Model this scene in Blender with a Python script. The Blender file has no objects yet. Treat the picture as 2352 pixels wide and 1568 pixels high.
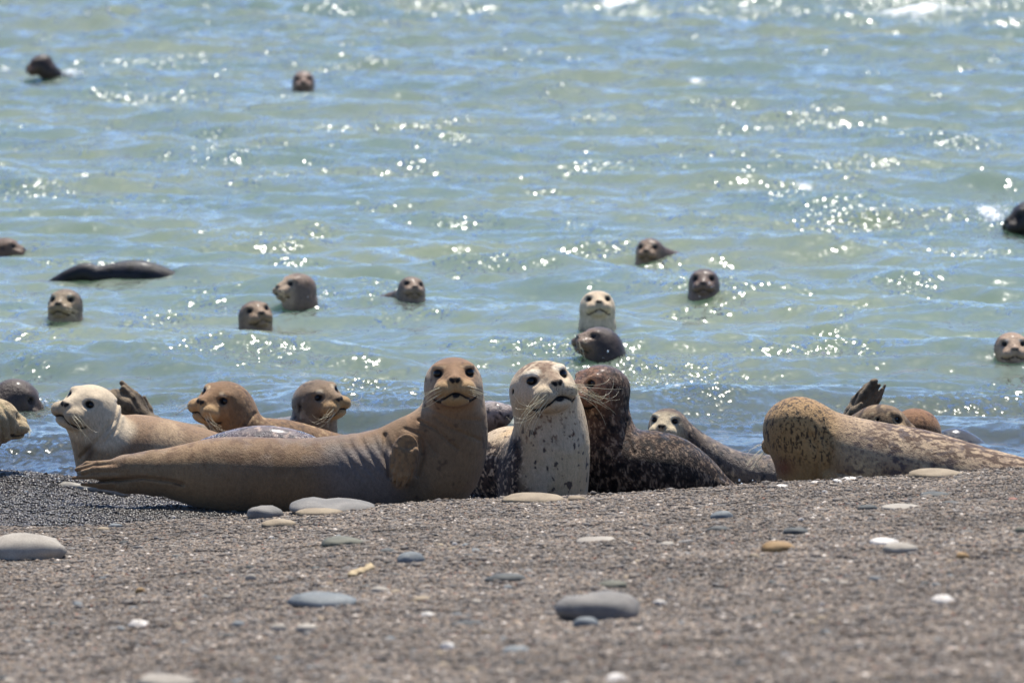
import bpy, math, random, time
import numpy as np
T0 = time.time()
SC = bpy.context.scene
COL = SC.collection
rng = np.random.default_rng(7)
random.seed(7)
RAD = math.radians
F32 = np.float32

# ------------------------------------------------------------------ camera, sky, sun, exposure
H = 2.45                      # eye height above the sea
FPX = 13067.0                 # focal length in pixels of a 2352 px wide picture (200 mm on 36 mm)
TH = math.atan(1334.0 / FPX)  # looking down
cam_d = bpy.data.cameras.new('camera')
cam = bpy.data.objects.new('camera', cam_d)
COL.objects.link(cam)
cam.location = (0, 0, H)
cam.rotation_euler = (math.pi / 2 - TH, 0, 0)
cam_d.sensor_width = 36
cam_d.lens = 200
cam_d.clip_start = 0.5
cam_d.clip_end = 20000
cam_d.dof.use_dof = True
cam_d.dof.focus_distance = 18.5
cam_d.dof.aperture_fstop = 7.0
SC.camera = cam

SUN_TO = np.array((0.10, 0.40, 0.91)); SUN_TO /= np.linalg.norm(SUN_TO)
elev = math.asin(SUN_TO[2])
azim = math.atan2(SUN_TO[0], SUN_TO[1])
W = bpy.data.worlds.new("World")
SC.world = W
W.use_nodes = True
wn = W.node_tree
sky = wn.nodes.new('ShaderNodeTexSky')
sky.sky_type = 'NISHITA'
sky.sun_disc = False
sky.sun_elevation = elev
sky.sun_rotation = azim
sky.air_density = 0.65
sky.dust_density = 0.0
sky.ozone_density = 7.0
wn.links.new(sky.outputs['Color'], wn.nodes['Background'].inputs['Color'])
wn.nodes['Background'].inputs['Strength'].default_value = 0.128
sd = bpy.data.lights.new('sun', 'SUN')
sd.energy = 5.0
sd.angle = RAD(0.55)
sd.color = (1.0, 0.955, 0.88)
sun = bpy.data.objects.new('sun', sd)
COL.objects.link(sun)
from mathutils import Vector, Matrix
sun.rotation_euler = Vector(SUN_TO).to_track_quat('Z', 'Y').to_euler()
sun.location = (0, 0, 30)
SC.view_settings.view_transform = 'Standard'
SC.view_settings.look = 'None'
SC.view_settings.exposure = 0.62
SC.view_settings.gamma = 1.0
SC.render.engine = 'CYCLES'
SC.cycles.max_bounces = 6
SC.cycles.sample_clamp_indirect = 4.0

# ------------------------------------------------------------------ picture <-> place
FWD = np.array((0, math.cos(TH), -math.sin(TH)))
UPV = np.array((0, math.sin(TH), math.cos(TH)))
RGT = np.array((1.0, 0, 0))


def ray(px, py):
    return FWD + (px - 1176.0) / FPX * RGT + (784.0 - py) / FPX * UPV


def at(px, py, Y):
    d = ray(px, py)
    return np.array((0, 0, H)) + d * (Y / d[1])


def ss(a, b, x):
    t = np.clip((x - a) / (b - a), 0, 1)
    return t * t * (3 - 2 * t)


# ------------------------------------------------------------------ lattice noise
def vnoise(p, scale, seed=0):
    q = np.asarray(p, dtype=np.float64) * scale + 1000.0 + seed * 17.31
    i = np.floor(q).astype(np.int64)
    f = q - i
    f = f * f * (3 - 2 * f)
    out = 0
    for dx in (0, 1):
        for dy in (0, 1):
            for dz in (0, 1):
                h = ((i[:, 0] + dx) * 374761393 + (i[:, 1] + dy) * 668265263 + (i[:, 2] + dz) * 2147483647 + seed * 974634)
                h = (h ^ (h >> 13)) * 1274126177
                h = (h ^ (h >> 16)) & 0xFFFF
                w = (f[:, 0] if dx else 1 - f[:, 0]) * (f[:, 1] if dy else 1 - f[:, 1]) * (f[:, 2] if dz else 1 - f[:, 2])
                out = out + w * h / 65535.0
    return out


def fbm(p, scale, seed=0, octv=3):
    a, s, t = 0.5, 0, 0
    for k in range(octv):
        s = s + a * vnoise(p, scale * 2 ** k, seed + k * 5)
        t += a
        a *= 0.5
    return s / t


# ------------------------------------------------------------------ object helpers
def link(name, me, mat=None, parent=None):
    o = bpy.data.objects.new(name, me)
    COL.objects.link(o)
    if mat is not None:
        me.materials.clear()
        me.materials.append(mat)
    if parent is not None:
        o.parent = parent
    return o


def mesh(name, V, Fc, smooth=True):
    V = np.asarray(V, dtype=F32)
    Fc = np.asarray(Fc, dtype=np.int32)
    me = bpy.data.meshes.new(name)
    n, k = Fc.shape
    me.vertices.add(len(V))
    me.vertices.foreach_set('co', V.ravel())
    me.loops.add(n * k)
    me.loops.foreach_set('vertex_index', Fc.ravel())
    me.polygons.add(n)
    me.polygons.foreach_set('loop_start', np.arange(0, n * k, k, dtype=np.int32))
    me.polygons.foreach_set('loop_total', np.full(n, k, dtype=np.int32))
    me.update(calc_edges=True)
    if smooth:
        me.polygons.foreach_set('use_smooth', np.ones(n, dtype=bool))
    return me


def set_col(me, name, rgb):
    a = me.attributes.new(name, 'FLOAT_COLOR', 'POINT')
    c = np.ones((len(rgb), 4), dtype=F32)
    c[:, :3] = rgb
    a.data.foreach_set('color', c.ravel())


def set_f(me, name, v):
    a = me.attributes.new(name, 'FLOAT', 'POINT')
    a.data.foreach_set('value', np.asarray(v, dtype=F32))


def tag(o, label, cat, group=None, kind=None):
    if label:
        o['label'] = label
    if cat:
        o['category'] = cat
    if group:
        o['group'] = group
    if kind:
        o['kind'] = kind
    return o


def empty(name, loc):
    o = bpy.data.objects.new(name, None)
    o.empty_display_size = 0.1
    COL.objects.link(o)
    o.location = loc
    return o


class Mat:
    """small node-graph writer"""
    def __init__(s, name):
        s.m = bpy.data.materials.new(name)
        s.m.use_nodes = True
        s.t = s.m.node_tree
        s.b = s.t.nodes['Principled BSDF']

    def n(s, typ, **kw):
        nd = s.t.nodes.new(typ)
        for k, v in kw.items():
            if k.startswith('i_'):
                nd.inputs[k[2:].replace('_', ' ')].default_value = v
            else:
                setattr(nd, k, v)
        return nd

    def l(s, a, b):
        s.t.links.new(a, b)

    def math(s, op, a, b=None, c=None, clamp=False):
        nd = s.n('ShaderNodeMath', operation=op, use_clamp=clamp)
        for i, v in enumerate((a, b, c)):
            if v is None:
                continue
            if isinstance(v, (int, float)):
                nd.inputs[i].default_value = v
            else:
                s.l(v, nd.inputs[i])
        return nd.outputs[0]

    def mix(s, f, a, b, blend='MIX'):
        nd = s.n('ShaderNodeMix', data_type='RGBA', blend_type=blend)
        for k, v in ((0, f), (6, a), (7, b)):
            if isinstance(v, (int, float)):
                nd.inputs[k].default_value = v
            elif isinstance(v, tuple):
                nd.inputs[k].default_value = v + (1,)
            else:
                s.l(v, nd.inputs[k])
        return nd.outputs[2]

    def noise(s, vec, scale, detail=2, rough=0.5):
        nd = s.n('ShaderNodeTexNoise')
        nd.inputs['Scale'].default_value = scale
        nd.inputs['Detail'].default_value = detail
        nd.inputs['Roughness'].default_value = rough
        if vec is not None:
            s.l(vec, nd.inputs['Vector'])
        return nd.outputs['Fac']

    def ramp(s, f, a, b, o0=0.0, o1=1.0):
        nd = s.n('ShaderNodeMapRange', interpolation_type='SMOOTHSTEP')
        s.l(f, nd.inputs[0])
        for i, v in enumerate((a, b, o0, o1)):
            nd.inputs[i + 1].default_value = v
        return nd.outputs[0]

    def attr(s, name, fac=False, typ='GEOMETRY'):
        nd = s.n('ShaderNodeAttribute', attribute_name=name, attribute_type=typ)
        return nd.outputs['Fac' if fac else 'Color']

    def pos(s):
        return s.n('ShaderNodeNewGeometry').outputs['Position']

    def scalevec(s, vec, v):
        nd = s.n('ShaderNodeMapping')
        nd.inputs['Scale'].default_value = v
        s.l(vec, nd.inputs['Vector'])
        return nd.outputs[0]

    def bump(s, h, dist, strength=1.0, normal=None):
        nd = s.n('ShaderNodeBump')
        nd.inputs['Distance'].default_value = dist
        if isinstance(strength, (int, float)):
            nd.inputs['Strength'].default_value = strength
        else:
            s.l(strength, nd.inputs['Strength'])
        s.l(h, nd.inputs['Height'])
        if normal is not None:
            s.l(normal, nd.inputs['Normal'])
        return nd.outputs[0]


def B(m, **kw):
    for k, v in kw.items():
        k = k.replace('_', ' ')
        if isinstance(v, tuple) and len(v) == 3:
            v = v + (1,)
        m.b.inputs[k].default_value = v


# ------------------------------------------------------------------ the beach
CR_PX = [-2600, -600, 0, 200, 450, 600, 900, 1100, 1350, 1700, 1800, 2100, 2352, 3000, 5000]
CR_PY = [1240, 1225, 1220, 1217, 1199, 1187, 1164, 1154, 1144, 1119, 1111, 1096, 1078, 1060, 1050]
YC = 17.3


def crest_z(x):
    px = x * FPX / YC + 1176
    return H - (np.interp(px, CR_PX, CR_PY) + 550) * YC / FPX


def beach_h(x, y):
    x = np.asarray(x, dtype=float); y = np.asarray(y, dtype=float)
    zc = crest_z(x)
    front = zc + (YC - y) * 0.079 - 0.0012 * np.clip(YC - y, 0, 3) ** 2 * 0
    # rounded lip just before the crest, then the drop to the wet lower beach
    low = 0.012 - 0.055 * np.clip(y - 18.6, -0.3, 40) + 0.05 * ss(-1.0, -1.75, x) * np.exp(-((y - 19.0) / 0.35) ** 2)
    low = low + 0.022 * ss(-1.2, -1.7, x)
    k = ss(YC - 0.02, YC + 0.5, y)
    p = np.stack([x.ravel(), y.ravel(), 0 * x.ravel()], 1)
    n = (fbm(p, 1.6, 3) - 0.5).reshape(x.shape) * 0.035 + (fbm(p, 7.0, 9) - 0.5).reshape(x.shape) * 0.012
    n = n * (1 - 0.65 * np.exp(-((y - YC) / 0.35) ** 2))
    return front * (1 - k) + low * k + n


def on_beach(px, py, y0=7.0, y1=19.6):
    """first meeting of the sight line with the beach"""
    d = ray(px, py)
    Y = np.linspace(y0, y1, 2600)
    x = d[0] * Y / d[1]
    z = H + d[2] * Y / d[1]
    hh = beach_h(x, Y)
    k = np.nonzero(z <= hh)[0]
    i = k[0] if len(k) else int(np.argmin(z - hh))
    return np.array((x[i], Y[i], hh[i]))


def grid_faces(nu, nv):
    i = np.arange(nu - 1)[:, None] * nv + np.arange(nv - 1)[None]
    return np.stack([i, i + nv, i + nv + 1, i + 1], -1).reshape(-1, 4)


xs = np.concatenate([np.linspace(-60, -5.2, 14), np.linspace(-5, 5, 240), np.linspace(5.2, 60, 14)])
ys = np.concatenate([np.linspace(-30, 6.5, 20), np.linspace(7, 16.6, 190), np.linspace(16.65, 19.6, 110), np.linspace(19.8, 40, 16)])
gx, gy = np.meshgrid(xs, ys, indexing='ij')
gz = beach_h(gx, gy)
bm = Mat('beach_gravel_ground')
pp = bm.pos()
n1 = bm.noise(pp, 160, 3, .65)
n2 = bm.noise(pp, 9, 3)
v1 = bm.n('ShaderNodeTexVoronoi'); v1.inputs['Scale'].default_value = 150; bm.l(pp, v1.inputs['Vector'])
hv = bm.n('ShaderNodeHueSaturation'); hv.inputs['Saturation'].default_value = 0.18; hv.inputs['Value'].default_value = 1.0
bm.l(v1.outputs['Color'], hv.inputs['Color'])
c = bm.mix(bm.ramp(n1, .3, .7), (.075, .066, .058), (.18, .16, .14))
c = bm.mix(.35, c, hv.outputs[0], 'OVERLAY')
c = bm.mix(bm.ramp(n2, .35, .7), c, (.075, .066, .057), 'MIX')
# wet, darker stones towards the water
sep = bm.n('ShaderNodeSeparateXYZ'); bm.l(pp, sep.inputs[0])
wetm = bm.ramp(bm.math('ADD', sep.outputs[1], bm.math('MULTIPLY', n2, 0.7)), 18.35, 18.95)
c = bm.mix(wetm, c, bm.mix(.5, c, (.01, .009, .008)))
bm.l(c, bm.b.inputs['Base Color'])
bm.l(bm.ramp(wetm, 0, 1, .85, .3), bm.b.inputs['Roughness'])
bm.l(bm.bump(bm.math('ADD', n1, v1.outputs['Distance']), 0.006, 0.9), bm.b.inputs['Normal'])
beach = link('beach', mesh('beach', np.stack([gx, gy, gz], -1).reshape(-1, 3), grid_faces(len(xs), len(ys))[:, ::-1]), bm.m)
tag(beach, 'grey gravel beach sloping up towards the viewer', None, kind='structure')

# ------------------------------------------------------------------ the sea
WN = 60
wr = np.random.default_rng(21)
wl = np.exp(wr.uniform(math.log(0.13), math.log(2.1), WN))
wdir = wr.normal(0, 0.75, WN) + 0.12
wk = 2 * math.pi / wl
wkx = wk * np.sin(wdir); wky = wk * np.cos(wdir)
wa = 0.0078 * wl ** 1.0 * np.where(wl < .6, .95, .54) * wr.uniform(.5, 1.5, WN)
wph = wr.uniform(0, 6.28, WN)


def sea_h(x, y, fine=True):
    x = np.asarray(x, dtype=float); y = np.asarray(y, dtype=float)
    # gusts: rough and calm patches
    h = np.zeros_like(x)
    wob = 0.25 * np.sin(0.9 * x + 0.7 * y) + 0.2 * np.sin(0.33 * y - 1.1 * x + 1)
    for k in range(WN):
        ph = wkx[k] * x + wky[k] * y + wph[k] + wob * (1 + 0.4 * k % 3)
        s = np.sin(ph)
        h += wa[k] * (s + 0.18 * (1 - 2 * np.abs(np.cos(ph * 0.5 + 0.785)) ) * (wl[k] > .3))
    # calmer in the shelter at the water's edge, fading far out
    amp = 0.25 + 0.35 * ss(19.3, 19.9, y) + 0.40 * ss(19.9, 23.5, y)
    far = 1.0 + 0.5 * ss(35, 60, y)
    far = far * (1 - 0.9 * ss(90, 400, y))
    h = h * amp * far
    h = h * (1 - .5 * np.exp(-((x + 1.29) ** 2 + (y - 25.15) ** 2) / .36))   # no freak wave among the swimmers
    # a low breaking crest out at the top of the picture
    br = np.exp(-((y - 57.5 - 0.35 * np.sin(x * 1.1)) / 0.9) ** 2) * ss(0.2, 2.2, x)
    return h + 0.10 * br


def on_sea(px, py):
    d = ray(px, py)
    Y = np.linspace(19.3, 75, 5600)
    x = d[0] * Y / d[1]
    z = H + d[2] * Y / d[1]
    k = np.nonzero(z <= sea_h(x, Y))[0]
    i = k[0] if len(k) else -1
    return np.array((x[i], Y[i], z[i]))


nu = np.concatenate([-np.geomspace(60, 0.155, 26), np.linspace(-0.15, 0.15, 620), np.geomspace(0.155, 60, 26)])
nY = [18.9]
while nY[-1] < 76:
    nY.append(nY[-1] * (1 + 0.0011 + 0.0016 * min(1, (nY[-1] - 18.9) / 40)))
nY = np.array(nY + list(np.geomspace(78, 6000, 40)))
U, YY = np.meshgrid(nu, nY, indexing='ij')
XX = U * np.minimum(YY, 200) * np.where(YY > 200, YY / 200, 1)
ZZ = sea_h(XX, YY)
sv = np.stack([XX, YY, ZZ], -1).reshape(-1, 3)

FOAM = [  # px, py, half-width px, half-height px, strength
    (1480, 866, 110, 10, .62), (1560, 884, 50, 6, .6), (1400, 816, 60, 10, .85), (1345, 790, 26, 8, .7), (165, 172, 26, 9, .9), (15, 158, 30, 10, .7), (1420, 3, 80, 8, 1.0), (2120, 10, 200, 9, .95), (1700, 20, 120, 6, .6),
    (1600, 185, 50, 4, .75), (1950, 432, 40, 4, .5), (1845, 430, 34, 9, .85), (1700, 436, 80, 4, .7), (2280, 492, 46, 16, 1.0), (2050, 505, 120, 5, .5), (95, 925, 30, 10, .7),
    (722, 680, 20, 10, .6), (1690, 1112, 40, 12, 1.0), (1660, 655, 34, 7, .5), (1880, 575, 60, 4, .4)]
GLINT = [  # patches of steep little ripples
    (1480, 868, 150, 24, 1.0), (1600, 895, 90, 14, .8), (1400, 815, 90, 20, .8), (1560, 840, 90, 18, .8), (165, 172, 50, 12, 1.0), (330, 145, 160, 14, .9), (330, 225, 160, 16, .8), (15, 160, 40, 16, .9),
    (1000, 20, 160, 18, .8), (1420, 14, 120, 14, 1.0), (2120, 22, 240, 18, 1.2), (1700, 25, 160, 12, 1.0), (700, 215, 60, 16, .9), (780, 145, 110, 18, .8), (800, 300, 150, 14, .7),
    (1850, 288, 120, 12, 1.0), (2210, 310, 110, 14, .9), (1380, 268, 70, 10, .8), (1400, 370, 130, 12, .8), (1640, 350, 120, 8, .6), (1960, 385, 110, 14, 1.0), (1840, 440, 100, 24, 1.1), (2000, 500, 240, 34, .8),
    (2280, 492, 70, 24, 1.2), (1600, 75, 40, 10, .8), (95, 925, 50, 18, 1.0), (722, 680, 40, 18, 1.0), (1500, 612, 60, 10, 1.0), (1385, 575, 80, 12, .9), (1665, 655, 60, 18, 1.0), (1560, 640, 40, 16, 1.0),
    (1690, 1112, 40, 12, 1.1), (530, 345, 120, 30, 1.0), (60, 430, 80, 20, 1.0), (300, 460, 120, 10, .7), (985, 283, 80, 6, 1.0), (890, 675, 60, 10, .8), (1310, 790, 60, 18, 1.0), (640, 400, 120, 14, .7),
    (1070, 320, 90, 6, .9), (2200, 585, 120, 10, .8), (1650, 970, 120, 20, .4), (80, 770, 90, 18, .7), (380, 735, 60, 24, .8), (430, 790, 80, 18, .8), (620, 545, 90, 14, .7), (1330, 525, 50, 10, .8),
    (830, 875, 70, 40, 1.0), (1850, 810, 160, 14, .7), (250, 605, 150, 10, .7), (1620, 240, 60, 8, .6), (1250, 125, 120, 10, .5), (60, 690, 30, 16, .7), (2100, 655, 60, 10, .6), (920, 400, 80, 14, .6), (1150, 590, 80, 12, .5),
    (560, 70, 120, 8, .5), (2000, 150, 60, 14, .5), (90, 1020, 120, 14, .5), (470, 690, 60, 12, .6), (990, 710, 60, 8, .7), (640, 830, 160, 14, .5), (1200, 800, 60, 20, .6)]


def patches(lst):
    out = np.zeros(len(sv))
    for (fx, fy, fw, fh, fs) in lst:
        P0 = on_sea(fx, fy)
        mx = P0[1] / FPX
        dYdp = P0[1] / (fy + 550)
        dx = (sv[:, 0] - P0[0]) / (fw * mx)
        dy = (sv[:, 1] - P0[1]) / (fh * dYdp)
        out = np.maximum(out, fs * np.exp(-(dx * dx + dy * dy)))
    return out


RIP = (.34, 1.7, 2.9, .42)      # ripple slopes: everywhere, in gusts, in the glitter patches; broader wavelets
foam, glint = patches(FOAM), patches(GLINT)
wm = Mat('turbid_sea_water')
pp = wm.pos()
fo = wm.attr('foam', True)
gl = wm.attr('ripple', True)
gust = wm.ramp(wm.noise(wm.scalevec(pp, (1, .45, 1)), 2.3, 3, .65), .50, .68)


def slopes(vec, scale, detail, amp):
    nd = wm.n('ShaderNodeTexNoise'); nd.inputs['Scale'].default_value = scale; nd.inputs['Detail'].default_value = detail
    wm.l(vec, nd.inputs['Vector'])
    q = wm.n('ShaderNodeVectorMath', operation='SUBTRACT'); wm.l(nd.outputs['Color'], q.inputs[0]); q.inputs[1].default_value = (.5, .5, .5)
    q2 = wm.n('ShaderNodeVectorMath', operation='MULTIPLY'); wm.l(q.outputs[0], q2.inputs[0]); q2.inputs[1].default_value = (1, 1, 0)
    q3 = wm.n('ShaderNodeVectorMath', operation='SCALE'); wm.l(q2.outputs[0], q3.inputs[0])
    if isinstance(amp, float):
        q3.inputs['Scale'].default_value = amp
    else:
        wm.l(amp, q3.inputs['Scale'])
    return q3.outputs[0]


amp2 = wm.math('ADD', wm.math('MULTIPLY', gust, RIP[1]), RIP[0])
amp2 = wm.math('ADD', amp2, wm.math('MULTIPLY', gl, RIP[2]))
geo = wm.n('ShaderNodeNewGeometry')
s1 = slopes(wm.scalevec(pp, (1, .55, 1)), 7.0, 2, RIP[3])
s2 = slopes(wm.scalevec(pp, (1, .5, 1)), 36.0, 1, amp2)
v1_ = wm.n('ShaderNodeVectorMath', operation='ADD'); wm.l(geo.outputs['Normal'], v1_.inputs[0]); wm.l(s1, v1_.inputs[1])
v2_ = wm.n('ShaderNodeVectorMath', operation='ADD'); wm.l(v1_.outputs[0], v2_.inputs[0]); wm.l(s2, v2_.inputs[1])
v3_ = wm.n('ShaderNodeVectorMath', operation='NORMALIZE'); wm.l(v2_.outputs[0], v3_.inputs[0])
b2 = v3_.outputs[0]
# silt-green water, greyer and darker where the gravel bottom shows close to the beach
sep = wm.n('ShaderNodeSeparateXYZ'); wm.l(pp, sep.inputs[0])
shal = wm.ramp(sep.outputs[1], 19.2, 24.5)
silt = wm.noise(pp, .55, 3)
c = wm.mix(wm.ramp(silt, .35, .65), (.132, .180, .153), (.172, .204, .146))
c = wm.mix(shal, (.04, .045, .043), c)
body = wm.n('ShaderNodeSubsurfaceScattering', falloff='BURLEY')
body.inputs['Scale'].default_value = .25
body.inputs['Radius'].default_value = (.8, 1, .7)
wm.l(c, body.inputs['Color'])
upn = wm.n('ShaderNodeCombineXYZ'); upn.inputs[2].default_value = 1.0
wm.l(upn.outputs[0], body.inputs['Normal'])
gls = wm.n('ShaderNodeBsdfGlossy'); gls.inputs['Roughness'].default_value = .17
wm.l(b2, gls.inputs['Normal'])
fre = wm.n('ShaderNodeFresnel'); fre.inputs['IOR'].default_value = 1.34
wm.l(b2, fre.inputs['Normal'])
ms = wm.n('ShaderNodeMixShader')
wm.l(fre.outputs[0], ms.inputs[0]); wm.l(body.outputs[0], ms.inputs[1]); wm.l(gls.outputs[0], ms.inputs[2])
fn = wm.noise(wm.scalevec(pp, (1, .45, 1)), 30, 5, .75)
fn2 = wm.noise(wm.scalevec(pp, (1, .4, 1)), 6, 2)
fm = wm.math('ADD', wm.math('MULTIPLY', fo, .5), wm.math('ADD', wm.math('MULTIPLY', fn, .55), wm.math('MULTIPLY', fn2, .45)))
fmask = wm.math('MULTIPLY', wm.ramp(fm, .80, 1.02), wm.ramp(fo, .05, .25))
B(wm, Base_Color=(.78, .8, .8), Roughness=.5)
wm.l(wm.bump(fn, .02, .8), wm.b.inputs['Normal'])
m2 = wm.n('ShaderNodeMixShader')
wm.l(fmask, m2.inputs[0]); wm.l(ms.outputs[0], m2.inputs[1]); wm.l(wm.b.outputs[0], m2.inputs[2])
wm.l(m2.outputs[0], wm.t.nodes['Material Output'].inputs['Surface'])
sme = mesh('sea', sv, grid_faces(len(nu), len(nY)))
set_f(sme, 'foam', foam)
set_f(sme, 'ripple', glint)
sea = link('sea_water', sme, wm.m)
tag(sea, 'choppy silt-green sea water glittering in the sun', None, kind='structure')
print('sea', len(sv), time.time() - T0)


# ------------------------------------------------------------------ signed distances for the animals
def smin(a, b, k):
    h = np.clip(0.5 + 0.5 * (b - a) / k, 0, 1)
    return b + (a - b) * h - k * h * (1 - h)


def d_cone(p, a, b, ra, rb):
    ba = b - a
    pa = p - a
    h = np.clip(pa @ ba / max(1e-12, float(ba @ ba)), 0, 1)
    q = pa - h[:, None] * ba
    return np.sqrt(np.einsum('ij,ij->i', q, q)) - (ra + (rb - ra) * h)


def d_ell(p, c, M, r):
    q = (p - c) @ M.T
    k0 = np.sqrt((((q / r) ** 2).sum(1)))
    k1 = np.sqrt((((q / (r * r)) ** 2).sum(1)))
    return k0 * (k0 - 1.0) / np.maximum(k1, 1e-9)


class Shape:
    def __init__(s):
        s.pr = []

    def cone(s, a, b, ra, rb, k, sub=False):
        a = np.asarray(a, F32); b = np.asarray(b, F32)
        c = (a + b) / 2
        s.pr.append(('c', (a, b, F32(ra), F32(rb)), c, float(np.linalg.norm(b - a)) / 2 + max(ra, rb), k, sub))

    def ell(s, c, M, r, k, sub=False):
        c = np.asarray(c, F32)
        s.pr.append(('e', (c, np.asarray(M, F32), np.asarray(r, F32)), c, float(max(r)), k, sub))

    def chain(s, pts, k=0.02):
        """smooth tube through (position, radius) points"""
        P = np.array([np.append(p, r) for p, r in pts])
        Q = [P[0]]
        n = len(P)
        for i in range(n - 1):
            p0, p1, p2, p3 = P[max(i - 1, 0)], P[i], P[i + 1], P[min(i + 2, n - 1)]
            for t in (1 / 3, 2 / 3, 1.0):
                Q.append(0.5 * ((2 * p1) + (p2 - p0) * t + (2 * p0 - 5 * p1 + 4 * p2 - p3) * t * t + (3 * p1 - p0 - 3 * p2 + p3) * t ** 3))
        for a, b in zip(Q[:-1], Q[1:]):
            s.cone(a[:3], b[:3], max(a[3], .002), max(b[3], .002), k)

    def bounds(s):
        lo = np.min([c - r for (_, _, c, r, _, sb) in s.pr if not sb], 0)
        hi = np.max([c + r for (_, _, c, r, _, sb) in s.pr if not sb], 0)
        return lo, hi

    def ev(s, p, band=None):
        d = np.full(len(p), 1e3, F32)
        for typ, ar, c, r, k, sub in s.pr:
            if band is not None:
                dd = p - c
                idx = np.nonzero(np.einsum('ij,ij->i', dd, dd) < (r + band + k) ** 2)[0]
                if len(idx) == 0:
                    continue
                q = p[idx]
            else:
                idx = slice(None)
                q = p
            e = d_cone(q, *ar) if typ == 'c' else d_ell(q, *ar)
            if sub:
                d[idx] = -smin(-d[idx], e, k)
            else:
                d[idx] = smin(d[idx], e, k)
        return d


def surface(fn, lo, hi, h, pad=0.02):
    """naive surface nets over a distance function, evaluated only near the surface"""
    lo = np.asarray(lo, float) - pad; hi = np.asarray(hi, float) + pad
    S = 4
    nc = np.ceil((hi - lo) / (h * S)).astype(int) + 1
    ax = [lo[i] + (np.arange(nc[i]) + 0.5) * h * S - h / 2 for i in range(3)]
    G = np.stack(np.meshgrid(*ax, indexing='ij'), -1).reshape(-1, 3).astype(F32)
    dc = fn(G, None).reshape(nc)
    near = np.abs(dc) < h * S * 1.25
    n = nc * S
    vol = np.repeat(np.repeat(np.repeat(dc, S, 0), S, 1), S, 2).astype(F32)
    ci = np.argwhere(near)
    off = np.stack(np.meshgrid(*[np.arange(S)] * 3, indexing='ij'), -1).reshape(-1, 3)
    fi = (ci[:, None, :] * S + off[None]).reshape(-1, 3)
    pts = (lo + fi * h).astype(F32)
    val = fn(pts, h * S * 2.2)
    vol[fi[:, 0], fi[:, 1], fi[:, 2]] = val
    inside = vol < 0
    # active cells
    s8 = np.zeros(tuple(n - 1), np.int8)
    for dx in (0, 1):
        for dy in (0, 1):
            for dz in (0, 1):
                s8 += inside[dx:n[0] - 1 + dx, dy:n[1] - 1 + dy, dz:n[2] - 1 + dz]
    act = (s8 > 0) & (s8 < 8)
    cells = np.argwhere(act)
    idm = np.full(act.shape, -1, np.int32)
    idm[act] = np.arange(len(cells))
    acc = np.zeros((len(cells), 3)); cnt = np.zeros(len(cells))
    cor = [(0, 0, 0), (1, 0, 0), (0, 1, 0), (1, 1, 0), (0, 0, 1), (1, 0, 1), (0, 1, 1), (1, 1, 1)]
    vals = [vol[cells[:, 0] + a, cells[:, 1] + b, cells[:, 2] + c_] for a, b, c_ in cor]
    for i in range(8):
        for j in range(i + 1, 8):
            df = np.array(cor[j]) - np.array(cor[i])
            if np.abs(df).sum() != 1:
                continue
            a, b = vals[i], vals[j]
            m = (a < 0) != (b < 0)
            t = np.where(m, a / np.where(m, a - b, 1), 0)
            acc += (np.array(cor[i]) + t[:, None] * df) * m[:, None]
            cnt += m
    V = lo + (cells + acc / cnt[:, None]) * h
    quads = []
    for axn in range(3):
        o1, o2 = [(1, 2), (2, 0), (0, 1)][axn]
        sl0 = [slice(None)] * 3; sl1 = [slice(None)] * 3
        sl0[axn] = slice(0, n[axn] - 1); sl1[axn] = slice(1, n[axn])
        ch = inside[tuple(sl0)] != inside[tuple(sl1)]
        e = np.argwhere(ch)
        e = e[(e[:, o1] > 0) & (e[:, o2] > 0) & (e[:, o1] < n[o1] - 1) & (e[:, o2] < n[o2] - 1)]
        flip = inside[e[:, 0], e[:, 1], e[:, 2]]

        def cid(d1, d2):
            q = e.copy(); q[:, o1] -= d1; q[:, o2] -= d2
            return idm[q[:, 0], q[:, 1], q[:, 2]]
        q = np.stack([cid(1, 1), cid(0, 1), cid(0, 0), cid(1, 0)], 1)
        q[~flip] = q[~flip][:, ::-1]
        quads.append(q)
    Q = np.concatenate(quads)
    Q = Q[(Q >= 0).all(1)]
    # settle on the surface, and get normals
    V = V.astype(F32)
    eps = F32(h * 0.7)
    Nn = None
    for it in range(2):
        d0 = fn(V, h * 6)
        g = np.stack([fn(V + np.array(v, F32) * eps, h * 6) - d0 for v in ((1, 0, 0), (0, 1, 0), (0, 0, 1))], 1) / eps
        gl = np.maximum(np.linalg.norm(g, axis=1), .3)
        Nn = g / gl[:, None]
        if it == 0:
            V = V - Nn * (d0 / gl)[:, None] * 0.8
    return V, Q, Nn


# ------------------------------------------------------------------ the head, in units of half its width: a across, b forward, c up
I3 = np.eye(3)


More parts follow.
